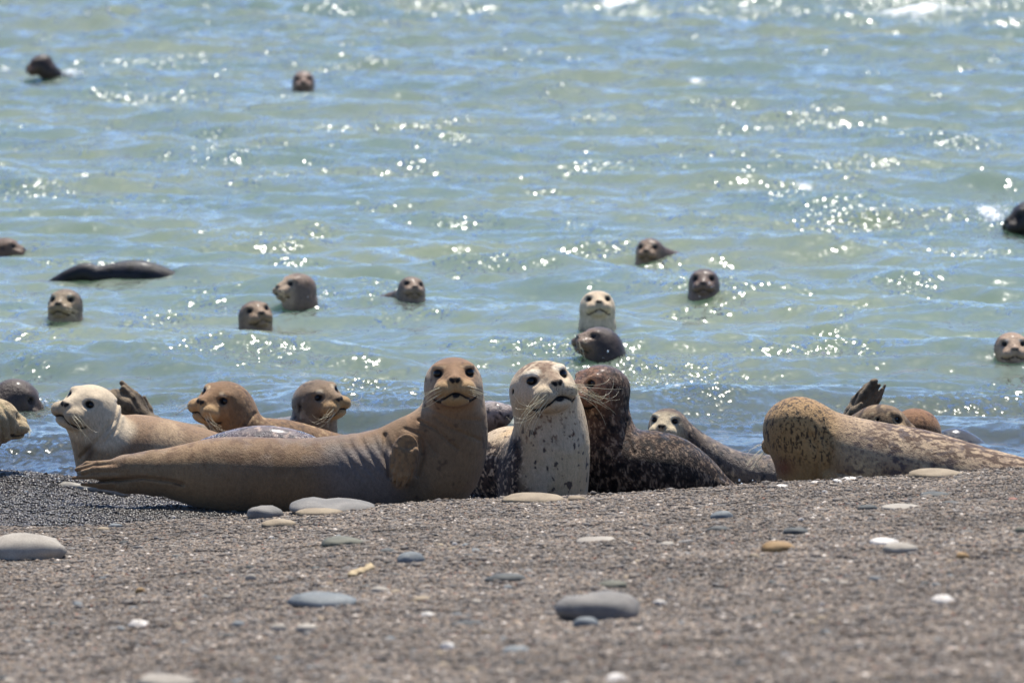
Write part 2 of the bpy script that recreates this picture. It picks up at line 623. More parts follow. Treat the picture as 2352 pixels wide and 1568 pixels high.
def head_prims(S, T, R, k_neck):
    """T: (a,b,c) -> world, as origin + 3x3 with rows = axes"""
    O, A = T

    def W_(p):
        return O + R * (np.array(p) @ A)

    def ell(p, r, k, sub=False, rot=None):
        M = A if rot is None else rot @ A
        S.ell(W_(p), M, np.array(r) * R, k * R, sub)
    ell((0, -.12, .08), (.96, 1.10, .80), k_neck)
    ell((0, .10, -.30), (.90, 1.0, .62), .35)
    ell((0, .72, -.22), (.60, .72, .44), .30)
    S.cone(W_((0, .50, .30)), W_((0, 1.28, .04)), .30 * R, .17 * R, .22 * R)
    for s in (-1, 1):
        ell((s * .52, .52, .50), (.22, .22, .14), .22)           # brow
        ell((s * .365, 1.08, -.32), (.395, .47, .345), .09)         # whisker pad
        ell((s * .13, 1.33, -.04), (.14, .16, .14), .10)         # nostril wing
    ell((0, 1.35, .01), (.17, .14, .11), .10)
    ell((0, .90, -.66), (.54, .50, .25), .10)                    # chin
    for s in (-1, 1):
        ell((s * .60, .90, .27), (.20, .22, .17), .10, True)     # eye socket
        S.cone(W_((s * .19, 1.54, .07)), W_((s * .075, 1.56, -.06)), .045 * R, .05 * R, .03 * R, True)
        S.cone(W_((s * .97, -.02, .12)), W_((s * .93, -.02, .0)), .07 * R, .04 * R, .08 * R, True)
    S.cone(W_((0, 1.53, -.10)), W_((0, 1.47, -.46)), .03 * R, .035 * R, .05 * R, True)
    return W_


def seg_d(p, a, b):
    a = np.array(a, float); b = np.array(b, float)
    ba = b - a
    h = np.clip((p - a) @ ba / (ba @ ba), 0, 1)
    return np.linalg.norm(p - a - h[:, None] * ba, axis=1)


MX = [0, .10, .22, .36, .50, .60, .70, .82]
MZ = [-.47, -.485, -.545, -.625, -.65, -.625, -.56, -.47]


def mouth_off(hc):
    a = np.abs(hc[:, 0])
    return hc[:, 2] - np.interp(a, MX, MZ) - .10 * (hc[:, 1] - 1.3)


def mouth_line(hc, w0, w1):
    return (1 - ss(w0, w1, np.abs(mouth_off(hc)))) * (1 - ss(.74, .84, np.abs(hc[:, 0]))) * ss(.3, .5, hc[:, 1])


def face_marks(hc):
    """black skin of nostrils, lips, eye rims, ear holes: 0..1"""
    m = np.zeros(len(hc))
    for s in (-1, 1):
        d = seg_d(hc, (s * .19, 1.50, .07), (s * .075, 1.52, -.06))
        m = np.maximum(m, 1 - ss(.055, .085, d))
        d = seg_d(hc, (s * .97, -.02, .12), (s * .93, -.02, .0))
        m = np.maximum(m, (1 - ss(.07, .11, d)))
        e = np.linalg.norm((hc - np.array((s * .57, .80, .285))) / np.array((.176, .34, .160)), axis=1)
        m = np.maximum(m, 1 - ss(.85, 1.1, e))
    m = np.maximum(m, mouth_line(hc, .022, .055))
    m = np.maximum(m, .8 * (1 - ss(.03, .055, seg_d(hc, (0, 1.55, -.08), (0, 1.46, -.46)))))
    m = np.maximum(m, .75 * (1 - ss(.09, .15, np.abs(hc[:, 0]))) * (1 - ss(.05, .12, np.abs(hc[:, 2] + .0))) * (hc[:, 1] > 1.40))
    return m


# ------------------------------------------------------------------ seals
eye_m = Mat('seal_eye'); B(eye_m, Base_Color=(.006, .005, .005), Roughness=.06, IOR=1.4)
wh_m = Mat('seal_whisker'); B(wh_m, Base_Color=(.62, .55, .36), Roughness=.4)


def ico(sub):
    import bmesh
    b = bmesh.new()
    bmesh.ops.create_icosphere(b, subdivisions=sub, radius=1)
    b.verts.ensure_lookup_table()
    V = np.array([v.co[:] for v in b.verts]); Fc = np.array([[v.index for v in f.verts] for f in b.faces])
    b.free()
    return V, Fc


ICO2, ICO3 = ico(2), ico(3)
eye_me = mesh('eye', ICO3[0], ICO3[1]); eye_me.materials.append(eye_m.m)
COATS = {}


def coat_mat(rough, coat, fur, fscale=1.0):
    key = (rough, coat, fur, fscale)
    if key in COATS:
        return COATS[key]
    m = Mat('seal_coat')
    c = m.attr('coat')
    p = m.pos()
    f1 = m.noise(m.scalevec(p, (1, 1, .45)), 330 * fscale, 3, .7)
    f2 = m.noise(m.scalevec(p, (1, 1, .55)), 105 * fscale, 3, .65)
    v = m.math('ADD', m.math('MULTIPLY', f1, .7), m.math('MULTIPLY', f2, .75))
    v = m.math('ADD', v, .275)
    cc = m.n('ShaderNodeVectorMath', operation='SCALE')
    m.l(c, cc.inputs[0]); m.l(v, cc.inputs['Scale'])
    m.l(cc.outputs[0], m.b.inputs['Base Color'])
    w = m.attr('wet', True)
    fs = m.math('MULTIPLY', fur, m.math('ADD', 1.0, m.math('MULTIPLY', w, .5)))
    m.l(m.bump(m.math('ADD', f1, m.math('MULTIPLY', f2, 1.3)), 0.006, fs), m.b.inputs['Normal'])
    m.l(m.ramp(w, 0, 1, max(rough, .6), .26), m.b.inputs['Roughness'])
    m.l(m.ramp(w, 0, 1, .12, .55), m.b.inputs['Specular IOR Level'])
    m.l(m.ramp(w, 0, 1, 0, coat), m.b.inputs['Coat Weight'])
    m.b.inputs['Coat Roughness'].default_value = .2
    m.b.inputs['Sheen Weight'].default_value = 0.12 if coat < .1 else 0.0
    m.b.inputs['Sheen Roughness'].default_value = 0.5
    COATS[key] = m.m
    return m.m


def head_frame(px, py, Y, yaw, pitch, roll):
    y, p, r = RAD(yaw), RAD(pitch), RAD(roll)
    f = np.array((math.sin(y) * math.cos(p), -math.cos(y) * math.cos(p), math.sin(p)))
    a0 = np.array((math.cos(y), math.sin(y), 0.0))
    u0 = np.cross(f, a0) * -1.0
    u0 = u0 if u0[2] > 0 or abs(p) > 1.5 else -u0
    a = a0 * math.cos(r) + u0 * math.sin(r)
    u = u0 * math.cos(r) - a0 * math.sin(r)
    return at(px, py, Y), np.stack([a, f, u])


def lerp3(a, b, t):
    return np.asarray(a)[None] * (1 - t)[:, None] + np.asarray(b)[None] * t[:, None]


def seal(label, Y, body, head=None, flips=(), creases=(), coat=None, vox=0.005, wet=0.0, rough=.62, clear=0.0, fur=.45,
         whisk=None, group='harbour seals hauled out at the water edge', eyes=True, extra=None, cat='seal', waterline=None, fscale=1.0, kbody=.02, eye_open=1.0):
    mm = Y / FPX
    S = Shape()
    S.chain([(at(px, py, Y + dy), r * mm) for (px, py, dy, r) in body], kbody)
    frame = None
    if head:
        O, A = head_frame(head['p'][0], head['p'][1], Y + head.get('dy', 0), head.get('yaw', 0), head.get('pitch', 0), head.get('roll', 0))
        R = head['R'] * mm
        frame = (O, A, R)
        head_prims(S, (O, A), R, head.get('k', .5))
    for fl in flips:
        if fl[0] == 'e':        # ('e', px,py,dy, dirx,diry(px), len, wid, thick, tilt)
            _, px, py, dy, tx, ty, ln, wd, tk, nz, k = fl
            c = at(px, py, Y + dy)
            ax = at(tx, ty, Y + dy + nz) - c
            ax = ax / np.linalg.norm(ax)
            nrm = np.array((0.25, -1.0, 0.35)); nrm -= ax * (nrm @ ax); nrm /= np.linalg.norm(nrm)
            sd_ = np.cross(ax, nrm)
            S.ell(c, np.stack([ax, sd_, nrm]), np.array((ln, wd, tk)) * mm, k * mm)
        else:                   # ('c', [(px,py,dy,r)...], k)
            pts = [(at(px, py, Y + dy), r * mm) for (px, py, dy, r) in fl[1]]
            for (a, ra), (b, rb) in zip(pts[:-1], pts[1:]):
                S.cone(a, b, ra, rb, fl[2] * mm)
    cr = [(np.array([[px, py] for px, py in pl], float), w, dp) for pl, w, dp in creases]
    cen = np.mean([at(b[0], b[1], Y + b[2]) for b in body], 0)

    def proj(p):
        q = p - np.array((0, 0, H), F32)
        z = q @ FWD.astype(F32)
        return (q @ RGT.astype(F32)) / z * FPX + 1176, 784 - (q @ UPV.astype(F32)) / z * FPX

    def fn(p, band):
        d = S.ev(p, band)
        if cr and band is not None:
            u, v = proj(p)
            uv = np.stack([u, v], 1)
            for pl, w, dp in cr:
                dd = np.full(len(p), 1e9)
                for a, b in zip(pl[:-1], pl[1:]):
                    dd = np.minimum(dd, seg_d(uv, a, b))
                d = d + (dp * mm) * np.exp(-(dd / w) ** 2) * (p[:, 1] < Y + .06)
        if frame and band is not None:
            q = (p - frame[0]) @ frame[1].T / frame[2]
            near_ = np.nonzero((np.abs(q[:, 0]) < .8) & (q[:, 1] > .4) & (np.abs(q[:, 2] + .55) < .3))[0]
            if len(near_):
                qn = q[near_]
                g = np.exp(-(mouth_off(qn) / .042) ** 2) * (1 - ss(.72, .80, np.abs(qn[:, 0]))) * ss(.4, .55, qn[:, 1])
                d[near_] += (.05 * frame[2] * g).astype(F32)
        if extra is not None and band is not None:
            d = d + extra(p, proj(p)) * mm
        return d.astype(F32)
    lo, hi = S.bounds()
    V, Q, N = surface(fn, lo, hi, vox)
    me = mesh('seal_body', V, Q)
    n = len(V)
    hc = (V - frame[0]) @ frame[1].T / frame[2] if frame else None
    u, v = proj(V)
    rgb, wt = coat(V, N, hc, u, v)
    if hc is not None:
        fmk = face_marks(hc)
        rgb = lerp3_rgb(rgb, np.array((.012, .010, .009)), fmk)
    w = np.clip(wt + wet, 0, 1)
    set_col(me, 'coat', np.clip(rgb, 0, 1))
    set_f(me, 'wet', w)
    root = empty('seal', (float(cen[0]), float(cen[1]), float(lo[2])))
    tag(root, label, cat, group)
    o = link('body', me, coat_mat(rough, clear, fur, fscale))
    o.parent = root
    o.matrix_parent_inverse = Matrix.Translation(-root.location)
    if head and eyes:
        for s in (-1, 1):
            # seat the eyeball in its socket
            t = np.linspace(1.5, .3, 240)
            ray_ = frame[0] + frame[2] * (np.stack([np.full(240, s * .56), t, np.full(240, .285)], 1) @ frame[1])
            dd = S.ev(ray_.astype(F32), None)
            hit = t[np.argmax(dd < 0)]
            e = link('eye', eye_me)
            e.parent = root
            ce = frame[0] + frame[2] * (np.array((s * .55, hit - .075, .285)) @ frame[1])
            M = Matrix([list(frame[1][:, i] if False else [frame[1][j][i] for j in range(3)]) for i in range(3)]).to_4x4()
            e.matrix_local = Matrix.Translation(Vector(ce) - root.location) @ M @ Matrix.Diagonal((.175 * frame[2], .17 * frame[2], .155 * frame[2] * eye_open, 1))
    if head and whisk:
        add_whiskers(root, frame, S, **whisk)
    return root


def lerp3_rgb(a, b, t):
    return a * (1 - t)[:, None] + np.asarray(b) * t[:, None]


def tube(pts, r0, r1, ns=4):
    pts = np.asarray(pts, float)
    n = len(pts)
    V = []
    for i in range(n):
        d = pts[min(i + 1, n - 1)] - pts[max(i - 1, 0)]
        d /= np.linalg.norm(d)
        x = np.cross(d, (0.3, 0.9, 0.31)); x /= np.linalg.norm(x)
        y = np.cross(d, x)
        r = r0 + (r1 - r0) * i / (n - 1)
        for k in range(ns):
            a = 2 * math.pi * k / ns
            V.append(pts[i] + r * (math.cos(a) * x + math.sin(a) * y))
    Fc = []
    for i in range(n - 1):
        for k in range(ns):
            Fc.append((i * ns + k, i * ns + (k + 1) % ns, (i + 1) * ns + (k + 1) % ns, (i + 1) * ns + k))
    return np.array(V), np.array(Fc)


def add_whiskers(root, frame, S, n=12, length=1.3, droop=.45, curl=.5, seed=1, sides=(-1, 1), thick=1.0, fwd=.1):
    O, A, R = frame
    r = np.random.default_rng(seed)
    for s in sides:
        for i in range(n):
            ra, rc = .30 + .36 * r.random(), -.14 - .40 * r.random()
            t = np.linspace(1.8, .4, 160)
            P = O + R * (np.stack([np.full(160, s * ra), t, np.full(160, rc)], 1) @ A)
            dd = S.ev(P.astype(F32), None)
            b0 = t[np.argmax(dd < 0)] if (dd < 0).any() else 1.0
            p = np.array((s * ra, b0 - .02, rc))
            d = np.array((s * (1.0 + .3 * r.random()), fwd + .35 * r.normal() * .4, -droop * (.4 + 1.2 * r.random()) - .5 * (abs(rc) - .3)))
            d /= np.linalg.norm(d)
            L = length * (.55 + .6 * r.random())
            cu = curl * r.normal()
            if r.random() < .35:
                cu += np.sign(r.normal()) * curl * 1.6
            pts = [p]
            for k in range(9):
                st = k / 9.0
                d = d + np.array((0, -.05, -.02 + cu * .55 * st * st)) + 0.0
                d /= np.linalg.norm(d)
                p = p + d * L / 9
                pts.append(p)
            wp = O + R * (np.array(pts) @ A)
            V, Fc = tube(wp, .00062 * thick, .0003 * thick)
            o = link('whisker', mesh('whisker', V, Fc), wh_m.m)
            o.parent = root
            o.matrix_parent_inverse = Matrix.Translation(-root.location)


# ---- coats
def C(r, g, b):
    f = lambda c_: ((c_ / 255 + .055) / 1.055) ** 2.4 if c_ > 10 else c_ / 255 / 12.92
    return np.array((f(r), f(g), f(b)))


def spots(V, scale, seed, lo_, hi_, warp=.0):
    p = V if not warp else V + warp * (np.stack([vnoise(V, scale * .7, seed + 50 + i) for i in range(3)], 1) - .5)
    return ss(lo_, hi_, vnoise(p, scale, seed) * .7 + vnoise(p, scale * 2.1, seed + 3) * .3)


def coat_two(back, belly, dark=None, dk=(0.6, .72), dscale=60, seed=0, pale=None, pk=(.6, .75), pscale=50, zmix=(-.35, .55), face=None, brow=None,
             chest_px=None, wetf=None, muzzle=None):
    back, belly = np.asarray(back), np.asarray(belly)

    def fnc(V, N, hc, u, v):
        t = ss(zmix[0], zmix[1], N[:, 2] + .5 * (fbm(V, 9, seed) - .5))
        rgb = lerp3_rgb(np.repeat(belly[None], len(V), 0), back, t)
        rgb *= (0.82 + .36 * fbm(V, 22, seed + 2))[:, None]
        if face is not None and hc is not None:
            m = ss(.35, .9, hc[:, 1]) * (np.abs(hc[:, 0]) < 1.3) * ss(-1.6, -1.2, hc[:, 2])
            rgb = lerp3_rgb(rgb, face, m * .85)
        if muzzle is not None and hc is not None:
            m = ss(.85, 1.05, hc[:, 1]) * (1 - ss(-.05, .12, hc[:, 2])) * ss(-1.0, -.8, hc[:, 2])
            rgb = lerp3_rgb(rgb, muzzle, m * .85)
        if brow is not None and hc is not None:
            for s in (-1, 1):
                e = np.linalg.norm((hc - np.array((s * .42, .62, .50))) / np.array((.26, .34, .13)), axis=1)
                rgb = lerp3_rgb(rgb, brow, (1 - ss(.6, 1.15, e + .5 * (vnoise(V, 120, seed) - .5))) * .85)
        calm = 1.0
        if face is not None and hc is not None:
            calm = 1 - .8 * ss(.0, .5, hc[:, 1]) * (np.abs(hc[:, 0]) < 1.3) * ss(-1.6, -1.2, hc[:, 2])
        if pale is not None:
            rgb = lerp3_rgb(rgb, pale, spots(V, pscale, seed + 11, pk[0], pk[1], .02) * calm)
        if dark is not None:
            rgb = lerp3_rgb(rgb, dark, spots(V, dscale, seed + 7, dk[0], dk[1], .01) * calm)
        wt = wetf(V, N, hc, u, v) if wetf else np.zeros(len(V))
        return rgb, wt
    return fnc

# ------------------------------------------------------------------ the hauled-out seals
def main_coat(V, N, hc, u, v):
    back, belly = C(124, 97, 69), C(104, 86, 66)
    n = fbm(V, 14, 4)
    t = ss(.36, .62, fbm(V, 7, 14))
    rgb = lerp3_rgb(np.repeat(belly[None], len(V), 0), back, t)
    tail = 1 - ss(400, 640, u)
    rgb = lerp3_rgb(rgb, C(150, 120, 86), tail * .7)
    rgb = lerp3_rgb(rgb, C(92, 64, 42), spots(V, 44, 9, .46, .72, .02) * ss(0.05, .7, N[:, 2]) * .6 * ss(480, 520, 1000 - u * .6))
    grey = ss(690, 800, u) * (1 - ss(880, 960, u)) * ss(1010, 1040, v)
    rgb = lerp3_rgb(rgb, C(112, 102, 96), grey * .7)
    if hc is not None:
        hm = ss(-1.9, -.9, hc[:, 2]) * (np.abs(hc[:, 0]) < 1.7)
        rgb = lerp3_rgb(rgb, C(142, 108, 76), hm * .9)
        mz = ss(.9, 1.1, hc[:, 1]) * (1 - ss(-.1, .1, hc[:, 2]))
        rgb = lerp3_rgb(rgb, C(166, 134, 92), mz * .9)
        tp = ss(.45, .8, hc[:, 2])
        rgb = lerp3_rgb(rgb, C(120, 92, 68), tp * .6)
        side = ss(.55, .95, np.abs(hc[:, 0])) * ss(-1.4, -.7, hc[:, 2])
        rgb = lerp3_rgb(rgb, C(176, 152, 124), side * .6)
        lip = np.linalg.norm((hc - np.array((0.02, 1.35, -.545))) / np.array((.13, .5, .09)), axis=1)
        rgb = lerp3_rgb(rgb, C(38, 34, 32), 1 - ss(.8, 1.15, lip))
        for s in (-1, 1):
            e = np.linalg.norm((hc - np.array((s * .47, .7, .50))) / np.array((.26, .3, .07)), axis=1)
            rgb = lerp3_rgb(rgb, C(200, 165, 125), (1 - ss(.6, 1.2, e)) * .7)
    fl = (1 - ss(.8, 1.1, np.sqrt(((u - 928 - .12 * (1050 - v)) / 37) ** 2 + ((v - 1050) / 74) ** 2))) * ss(18.4 - .125, 18.4 - .140, V[:, 1])
    fc = lerp3_rgb(np.repeat(C(146, 112, 76)[None], len(V), 0), C(126, 98, 70), ss(930, 960, u + 14 * (n - .5)) * ss(1000, 1030, v))  # darker on one side: side shading put into the flipper colour
    fc = lerp3_rgb(fc, C(96, 78, 60), spots(V, 80, 17, .45, .65) * .6)
    rgb = lerp3_rgb(rgb, fc, fl * .9)
    rgb = lerp3_rgb(rgb, C(60, 42, 34), spots(V, 42, 19, .72, .8) * .55 * ss(900, 960, u))
    rgb = rgb * (0.86 + .28 * fbm(V, 30, 2))[:, None]
    return rgb, .34 * ss(.45, .62, n) * ss(-.1, .5, N[:, 2]) * (1 - ss(900, 980, u))


def main_folds(p, uv):
    u, v = uv
    # soft folds of the loose skin behind the fore flipper
    ph = (u - 0.52 * (v - 1000) + 10 * np.sin(v / 31.0)) / 29.0 * 2 * math.pi
    m = ss(745, 800, u - .3 * (v - 1000)) * (1 - ss(895, 925, u - .15 * (v - 1000))) * ss(985, 1015, v) * (1 - ss(1075, 1120, v))
    s = np.sin(ph)
    return (1.5 * np.clip(s, -1, .55) ** 1 * 1.0) * m * -1.0


seal('brown seal lying broadside on the gravel, head raised high, tail flippers held off the ground', 18.4,
     [(1042, 900, .0, 60), (1046, 952, .0, 67), (1036, 1022, .0, 79), (998, 1084, .0, 93), (920, 1090, .0, 97), (840, 1092, .0, 96), (700, 1100, .0, 91),
      (570, 1096, 0, 90), (490, 1090, .0, 80), (410, 1086, .0, 58), (350, 1083, .0, 42), (296, 1080, .0, 28)],
     dict(p=(1041, 877), R=65, yaw=3, pitch=9, roll=2, dy=-.04, k=.45),
     flips=[('c', [(890, 1056, .0, 62), (945, 1022, .0, 58), (1000, 978, .0, 50)], 36), ('e', 929, 1048, -.150, 917, 1120, 54, 33, 11, .0, 30),
            ('c', [(912, 1030, -.158, 10), (900, 1066, -.160, 9), (895, 1086, -.158, 5)], 4), ('c', [(921, 1036, -.162, 10), (908, 1082, -.166, 9), (903, 1103, -.162, 4.5)], 3),
            ('c', [(932, 1040, -.164, 10), (919, 1092, -.168, 9), (914, 1113, -.164, 4.5)], 3), ('c', [(943, 1040, -.162, 10), (932, 1090, -.166, 9), (926, 1116, -.162, 4.5)], 3), ('c', [(953, 1036, -.156, 10), (947, 1072, -.158, 9), (941, 1098, -.154, 4.5)], 3),
            # hind flippers pressed together
            ('c', [(350, 1068, 0, 32), (285, 1073, 0, 25), (225, 1081, 0, 19)], 14), ('c', [(290, 1062, -.012, 10), (225, 1066, -.012, 8), (182, 1076, -.012, 5)], 4),
            ('c', [(290, 1076, -.03, 10), (215, 1078, -.03, 7), (190, 1084, -.03, 6)], 4), ('c', [(285, 1090, -.03, 10), (215, 1092, -.03, 9), (168, 1100, -.02, 6)], 4),
            ('c', [(270, 1064, .03, 10), (200, 1066, .03, 7), (176, 1078, .03, 5)], 4),
            ('c', [(350, 1110, 0, 28), (290, 1110, 0, 21), (230, 1109, 0, 14)], 14), ('c', [(260, 1106, -.03, 9), (164, 1104, -.03, 5)], 5), ('c', [(270, 1114, -.02, 11), (190, 1110, -.02, 6)], 5)],
     creases=[([(150, 1103), (240, 1105), (330, 1097), (395, 1105), (420, 1112)], 4, 9), ([(1000, 958), (1040, 985), (1100, 1010)], 5, 3.5), ([(962, 965), (1000, 985), (1050, 1030)], 4, 4.5),
              ([(930, 985), (975, 1000), (1000, 1040)], 5, 3), ([(980, 935), (1040, 962), (1100, 965)], 5, 2.5), ([(884, 1000), (884, 1050), (896, 1095)], 6, 6), ([(968, 1010), (972, 1045), (958, 1090)], 6, 5)],
     coat=main_coat, vox=.0036, extra=main_folds, rough=.6, fur=.42, whisk=dict(n=9, length=1.05, droop=.35, curl=.25, seed=3, thick=1.0))


def white_coat(V, N, hc, u, v):
    chest = C(196, 174, 144)
    rgb = np.repeat(chest[None], len(V), 0)
    rgb *= (0.85 + .3 * fbm(V, 26, 5))[:, None]
    yel = ss(.5, .7, fbm(V, 8, 6))
    rgb = lerp3_rgb(rgb, C(196, 164, 118), yel * .5)
    # mottled dark back and flank to the side of the chest
    fl = (1 - ss(1172, 1212, u + 26 * (vnoise(V, 30, 4) - .5) - .10 * (v - 960))) * ss(930, 975, v + 0 * u)
    fl = np.maximum(fl, ss(18.78, 18.9, V[:, 1]))
    if hc is not None:
        fl = fl * (1 - ss(-1.5, -1.1, hc[:, 2]) * (np.abs(hc[:, 0]) < 1.4))
    mot = lerp3_rgb(np.repeat(C(74, 58, 48)[None], len(V), 0), C(196, 170, 140), spots(V, 90, 23, .5, .66, .02))
    mot = lerp3_rgb(mot, C(34, 26, 23), spots(V, 110, 33, .52, .64, .02))
    rgb = lerp3_rgb(rgb, mot, fl)
    sp = spots(V, 70, 41, .70, .76, .006) * ss(960, 1000, v)
    rgb = lerp3_rgb(rgb, C(62, 50, 48), sp * .9)
    sp2 = spots(V, 110, 45, .66, .74, .01) * ss(930, 950, v) * (1 - ss(1000, 1030, v)) * .7
    rgb = lerp3_rgb(rgb, C(96, 62, 40), sp2)
    if hc is not None:
        tp = ss(-.1, .5, hc[:, 2] - .9 * (np.abs(hc[:, 0]) - .3)) * (1 - ss(.9, 1.3, hc[:, 1])) * (hc[:, 2] > .05)
        crown = spots(V, 85, 52, .40, .62, .01)
        rgb = lerp3_rgb(rgb, C(120, 94, 74), tp * crown * .9)
        br = np.exp(-(hc[:, 0] / .22) ** 2) * (hc[:, 2] > .02) * ss(.2, .6, hc[:, 1])
        rgb = lerp3_rgb(rgb, C(126, 100, 78), br * .75)
        for s in (-1, 1):
            e = np.linalg.norm((hc - np.array((s * .45, .62, .52))) / np.array((.30, .36, .14)), axis=1)
            rgb = lerp3_rgb(rgb, C(232, 216, 188), (1 - ss(.7, 1.2, e)) * .95)
        mz = ss(.95, 1.1, hc[:, 1]) * (1 - ss(-.15, .05, hc[:, 2])) * ss(-.7, -.5, hc[:, 2])
        rgb = lerp3_rgb(rgb, C(182, 166, 138), mz * .8)
        rgb = lerp3_rgb(rgb, C(60, 48, 40), mz * spots(V, 260, 61, .62, .74) * .6)
        lip = np.linalg.norm((hc - np.array((0.0, 1.35, -.54))) / np.array((.15, .5, .09)), axis=1)
        rgb = lerp3_rgb(rgb, C(34, 31, 30), 1 - ss(.8, 1.15, lip))
    return rgb, np.zeros(len(V))


seal('pale cream seal with dark spots on its chest and long curling whiskers, facing the viewer', 18.75,
     [(1250, 905, -.02, 66), (1260, 955, .0, 78), (1264, 1020, .0, 86), (1254, 1085, .0, 95), (1246, 1150, .02, 97)],
     dict(p=(1245, 893), R=70, yaw=20, pitch=14, roll=10, dy=-.03, k=.45),
     flips=[('c', [(1230, 1070, .06, 84), (1175, 1075, .18, 92), (1110, 1095, .34, 90), (1040, 1115, .55, 75)], 26)],
     creases=[([(1178, 960), (1186, 1010), (1200, 1060)], 6, 3.5), ([(1330, 1060), (1325, 1110), (1310, 1150)], 6, 2)],
     coat=white_coat, vox=.0036, rough=.66, fur=.55, whisk=dict(n=17, length=1.75, droop=.55, curl=.75, seed=8, thick=1.25, fwd=.0))


def wet_back(lo_, hi_):
    return lambda V, N, hc, u, v: ss(lo_, hi_, N[:, 2]) * (.55 + .45 * ss(.35, .6, fbm(V, 20, 3)))


def dark_coat(V, N, hc, u, v):
    rgb = np.repeat(C(54, 43, 37)[None], len(V), 0)
    hd = (1 - ss(975, 1090, v)) * (1 - ss(1440, 1640, u))
    rgb = lerp3_rgb(rgb, C(86, 63, 48), hd * .8)
    rgb = lerp3_rgb(rgb, C(172, 146, 120), spots(V * np.array((1.3, 1.3, .6)), 130, 71, .50, .72, .02) * .7)
    rgb = lerp3_rgb(rgb, C(20, 17, 17), spots(V, 60, 73, .5, .68, .02) * .85)
    if hc is not None:
        m = ss(-.3, .4, hc[:, 1]) * ss(-.9, -.4, hc[:, 2])
        rgb = lerp3_rgb(rgb, C(152, 112, 88), m * .8 * (.35 + .65 * spots(V, 150, 75, .4, .6)))
        for s in (-1, 1):
            e = np.linalg.norm((hc - np.array((s * .56, .8, .28))) / np.array((.36, .5, .33)), axis=1)
            rgb = lerp3_rgb(rgb, C(176, 140, 112), (1 - ss(.85, 1.15, e)) * .8)
    return rgb * (0.8 + .4 * fbm(V, 60, 6))[:, None], .08 + .42 * ss(.35, .9, N[:, 2]) * ss(.42, .58, fbm(V, 24, 12)) + .08 * hd


seal('dark brown wet seal with freckled flanks, pressed behind the pale spotted one', 19.0,
     [(1378, 905, .0, 56), (1388, 950, .0, 53), (1394, 1000, .0, 62), (1415, 1060, .0, 82), (1455, 1085, 0, 94), (1525, 1090, .02, 92), (1590, 1112, .05, 70), (1640, 1128, .08, 40), (1690, 1132, .1, 14)],
     dict(p=(1377, 893), R=59, yaw=-58, pitch=2, roll=0, k=.5),
     flips=[('c', [(1390, 1050, 0, 70), (1385, 1130, 0, 76)], 20), ('c', [(1640, 1112, .0, 18), (1690, 1120, 0, 6)], 10)],
     creases=[([(1436, 965), (1436, 1000), (1455, 1040)], 6, 4)],
     coat=dark_coat, vox=.0042, rough=.55, clear=.1, fur=.9, whisk=None)

seal('small grey-faced pup peeking over the back of the dark brown seal', 19.32,
     [(1536, 982, 0, 36), (1568, 1006, .0, 33), (1610, 1048, .02, 46), (1690, 1092, .05, 53), (1785, 1106, .08, 57), (1880, 1112, .1, 48), (1960, 1115, .12, 24)],
     dict(p=(1532, 976), R=43, yaw=-13, pitch=4, roll=-3, k=.4),
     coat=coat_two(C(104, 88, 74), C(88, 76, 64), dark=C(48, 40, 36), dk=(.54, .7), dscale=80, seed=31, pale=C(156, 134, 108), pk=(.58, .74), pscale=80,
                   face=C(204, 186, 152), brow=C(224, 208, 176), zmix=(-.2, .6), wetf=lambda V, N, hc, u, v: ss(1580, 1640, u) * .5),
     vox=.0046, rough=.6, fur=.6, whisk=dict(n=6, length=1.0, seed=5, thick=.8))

def tan_coat(V, N, hc, u, v):
    rgb = np.repeat(C(142, 114, 86)[None], len(V), 0)
    rgb = lerp3_rgb(rgb, C(184, 156, 122), ss(.45, .7, fbm(V, 9, 51)) * .7)
    rgb = lerp3_rgb(rgb, C(112, 92, 76), spots(V, 95, 53, .5, .8, .01) * .5)
    neck = 1 - ss(225, 275, u - .25 * (v - 960))
    rgb = lerp3_rgb(rgb, C(160, 138, 108), neck * .8)
    hd = ss(-1.35, -1.0, hc[:, 2]) * (1 - ss(1.7, 2.2, np.linalg.norm(hc, axis=1))) * ss(-1.3, -.8, hc[:, 1])
    rgb = lerp3_rgb(rgb, C(186, 164, 132), hd * .85)
    top = ss(.1, .6, hc[:, 2]) * hd
    rgb = lerp3_rgb(rgb, C(206, 188, 160), hd * .6)
    mz = ss(.9, 1.1, hc[:, 1]) * (1 - ss(-.12, .1, hc[:, 2])) * ss(-.8, -.6, hc[:, 2])
    rgb = lerp3_rgb(rgb, C(160, 142, 116), mz * .8)
    sc = np.exp(-(((u - 206) / 12) ** 2 + ((v - 1038) / 20) ** 2))
    rgb = lerp3_rgb(rgb, C(84, 72, 62), sc * .7)
    return rgb * (.9 + .2 * fbm(V, 40, 5))[:, None], np.zeros(len(V))


seal('pale-headed tan seal with its neck turned, lying behind the tail flippers of the broadside seal', 19.45,
     [(208, 950, .0, 58), (224, 990, .0, 60), (248, 1035, .02, 68), (310, 1040, .08, 86), (410, 1052, .16, 80), (510, 1072, .24, 70), (610, 1085, .3, 55), (700, 1095, .35, 30)],
     dict(p=(207, 941), R=61, yaw=-38, pitch=14, roll=-15, k=.45),
     flips=[('c', [(236, 1020, 0, 58), (235, 1075, 0, 60)], 20)],
     creases=[([(270, 925), (262, 965), (225, 1010), (185, 1050)], 5, 6), ([(285, 930), (268, 985), (240, 1015)], 4, 4), ([(228, 1020), (206, 1058)], 8, 4)],
     coat=tan_coat,
     vox=.0042, rough=.64, fur=.45, whisk=dict(n=10, length=1.15, droop=.5, curl=.4, seed=12))

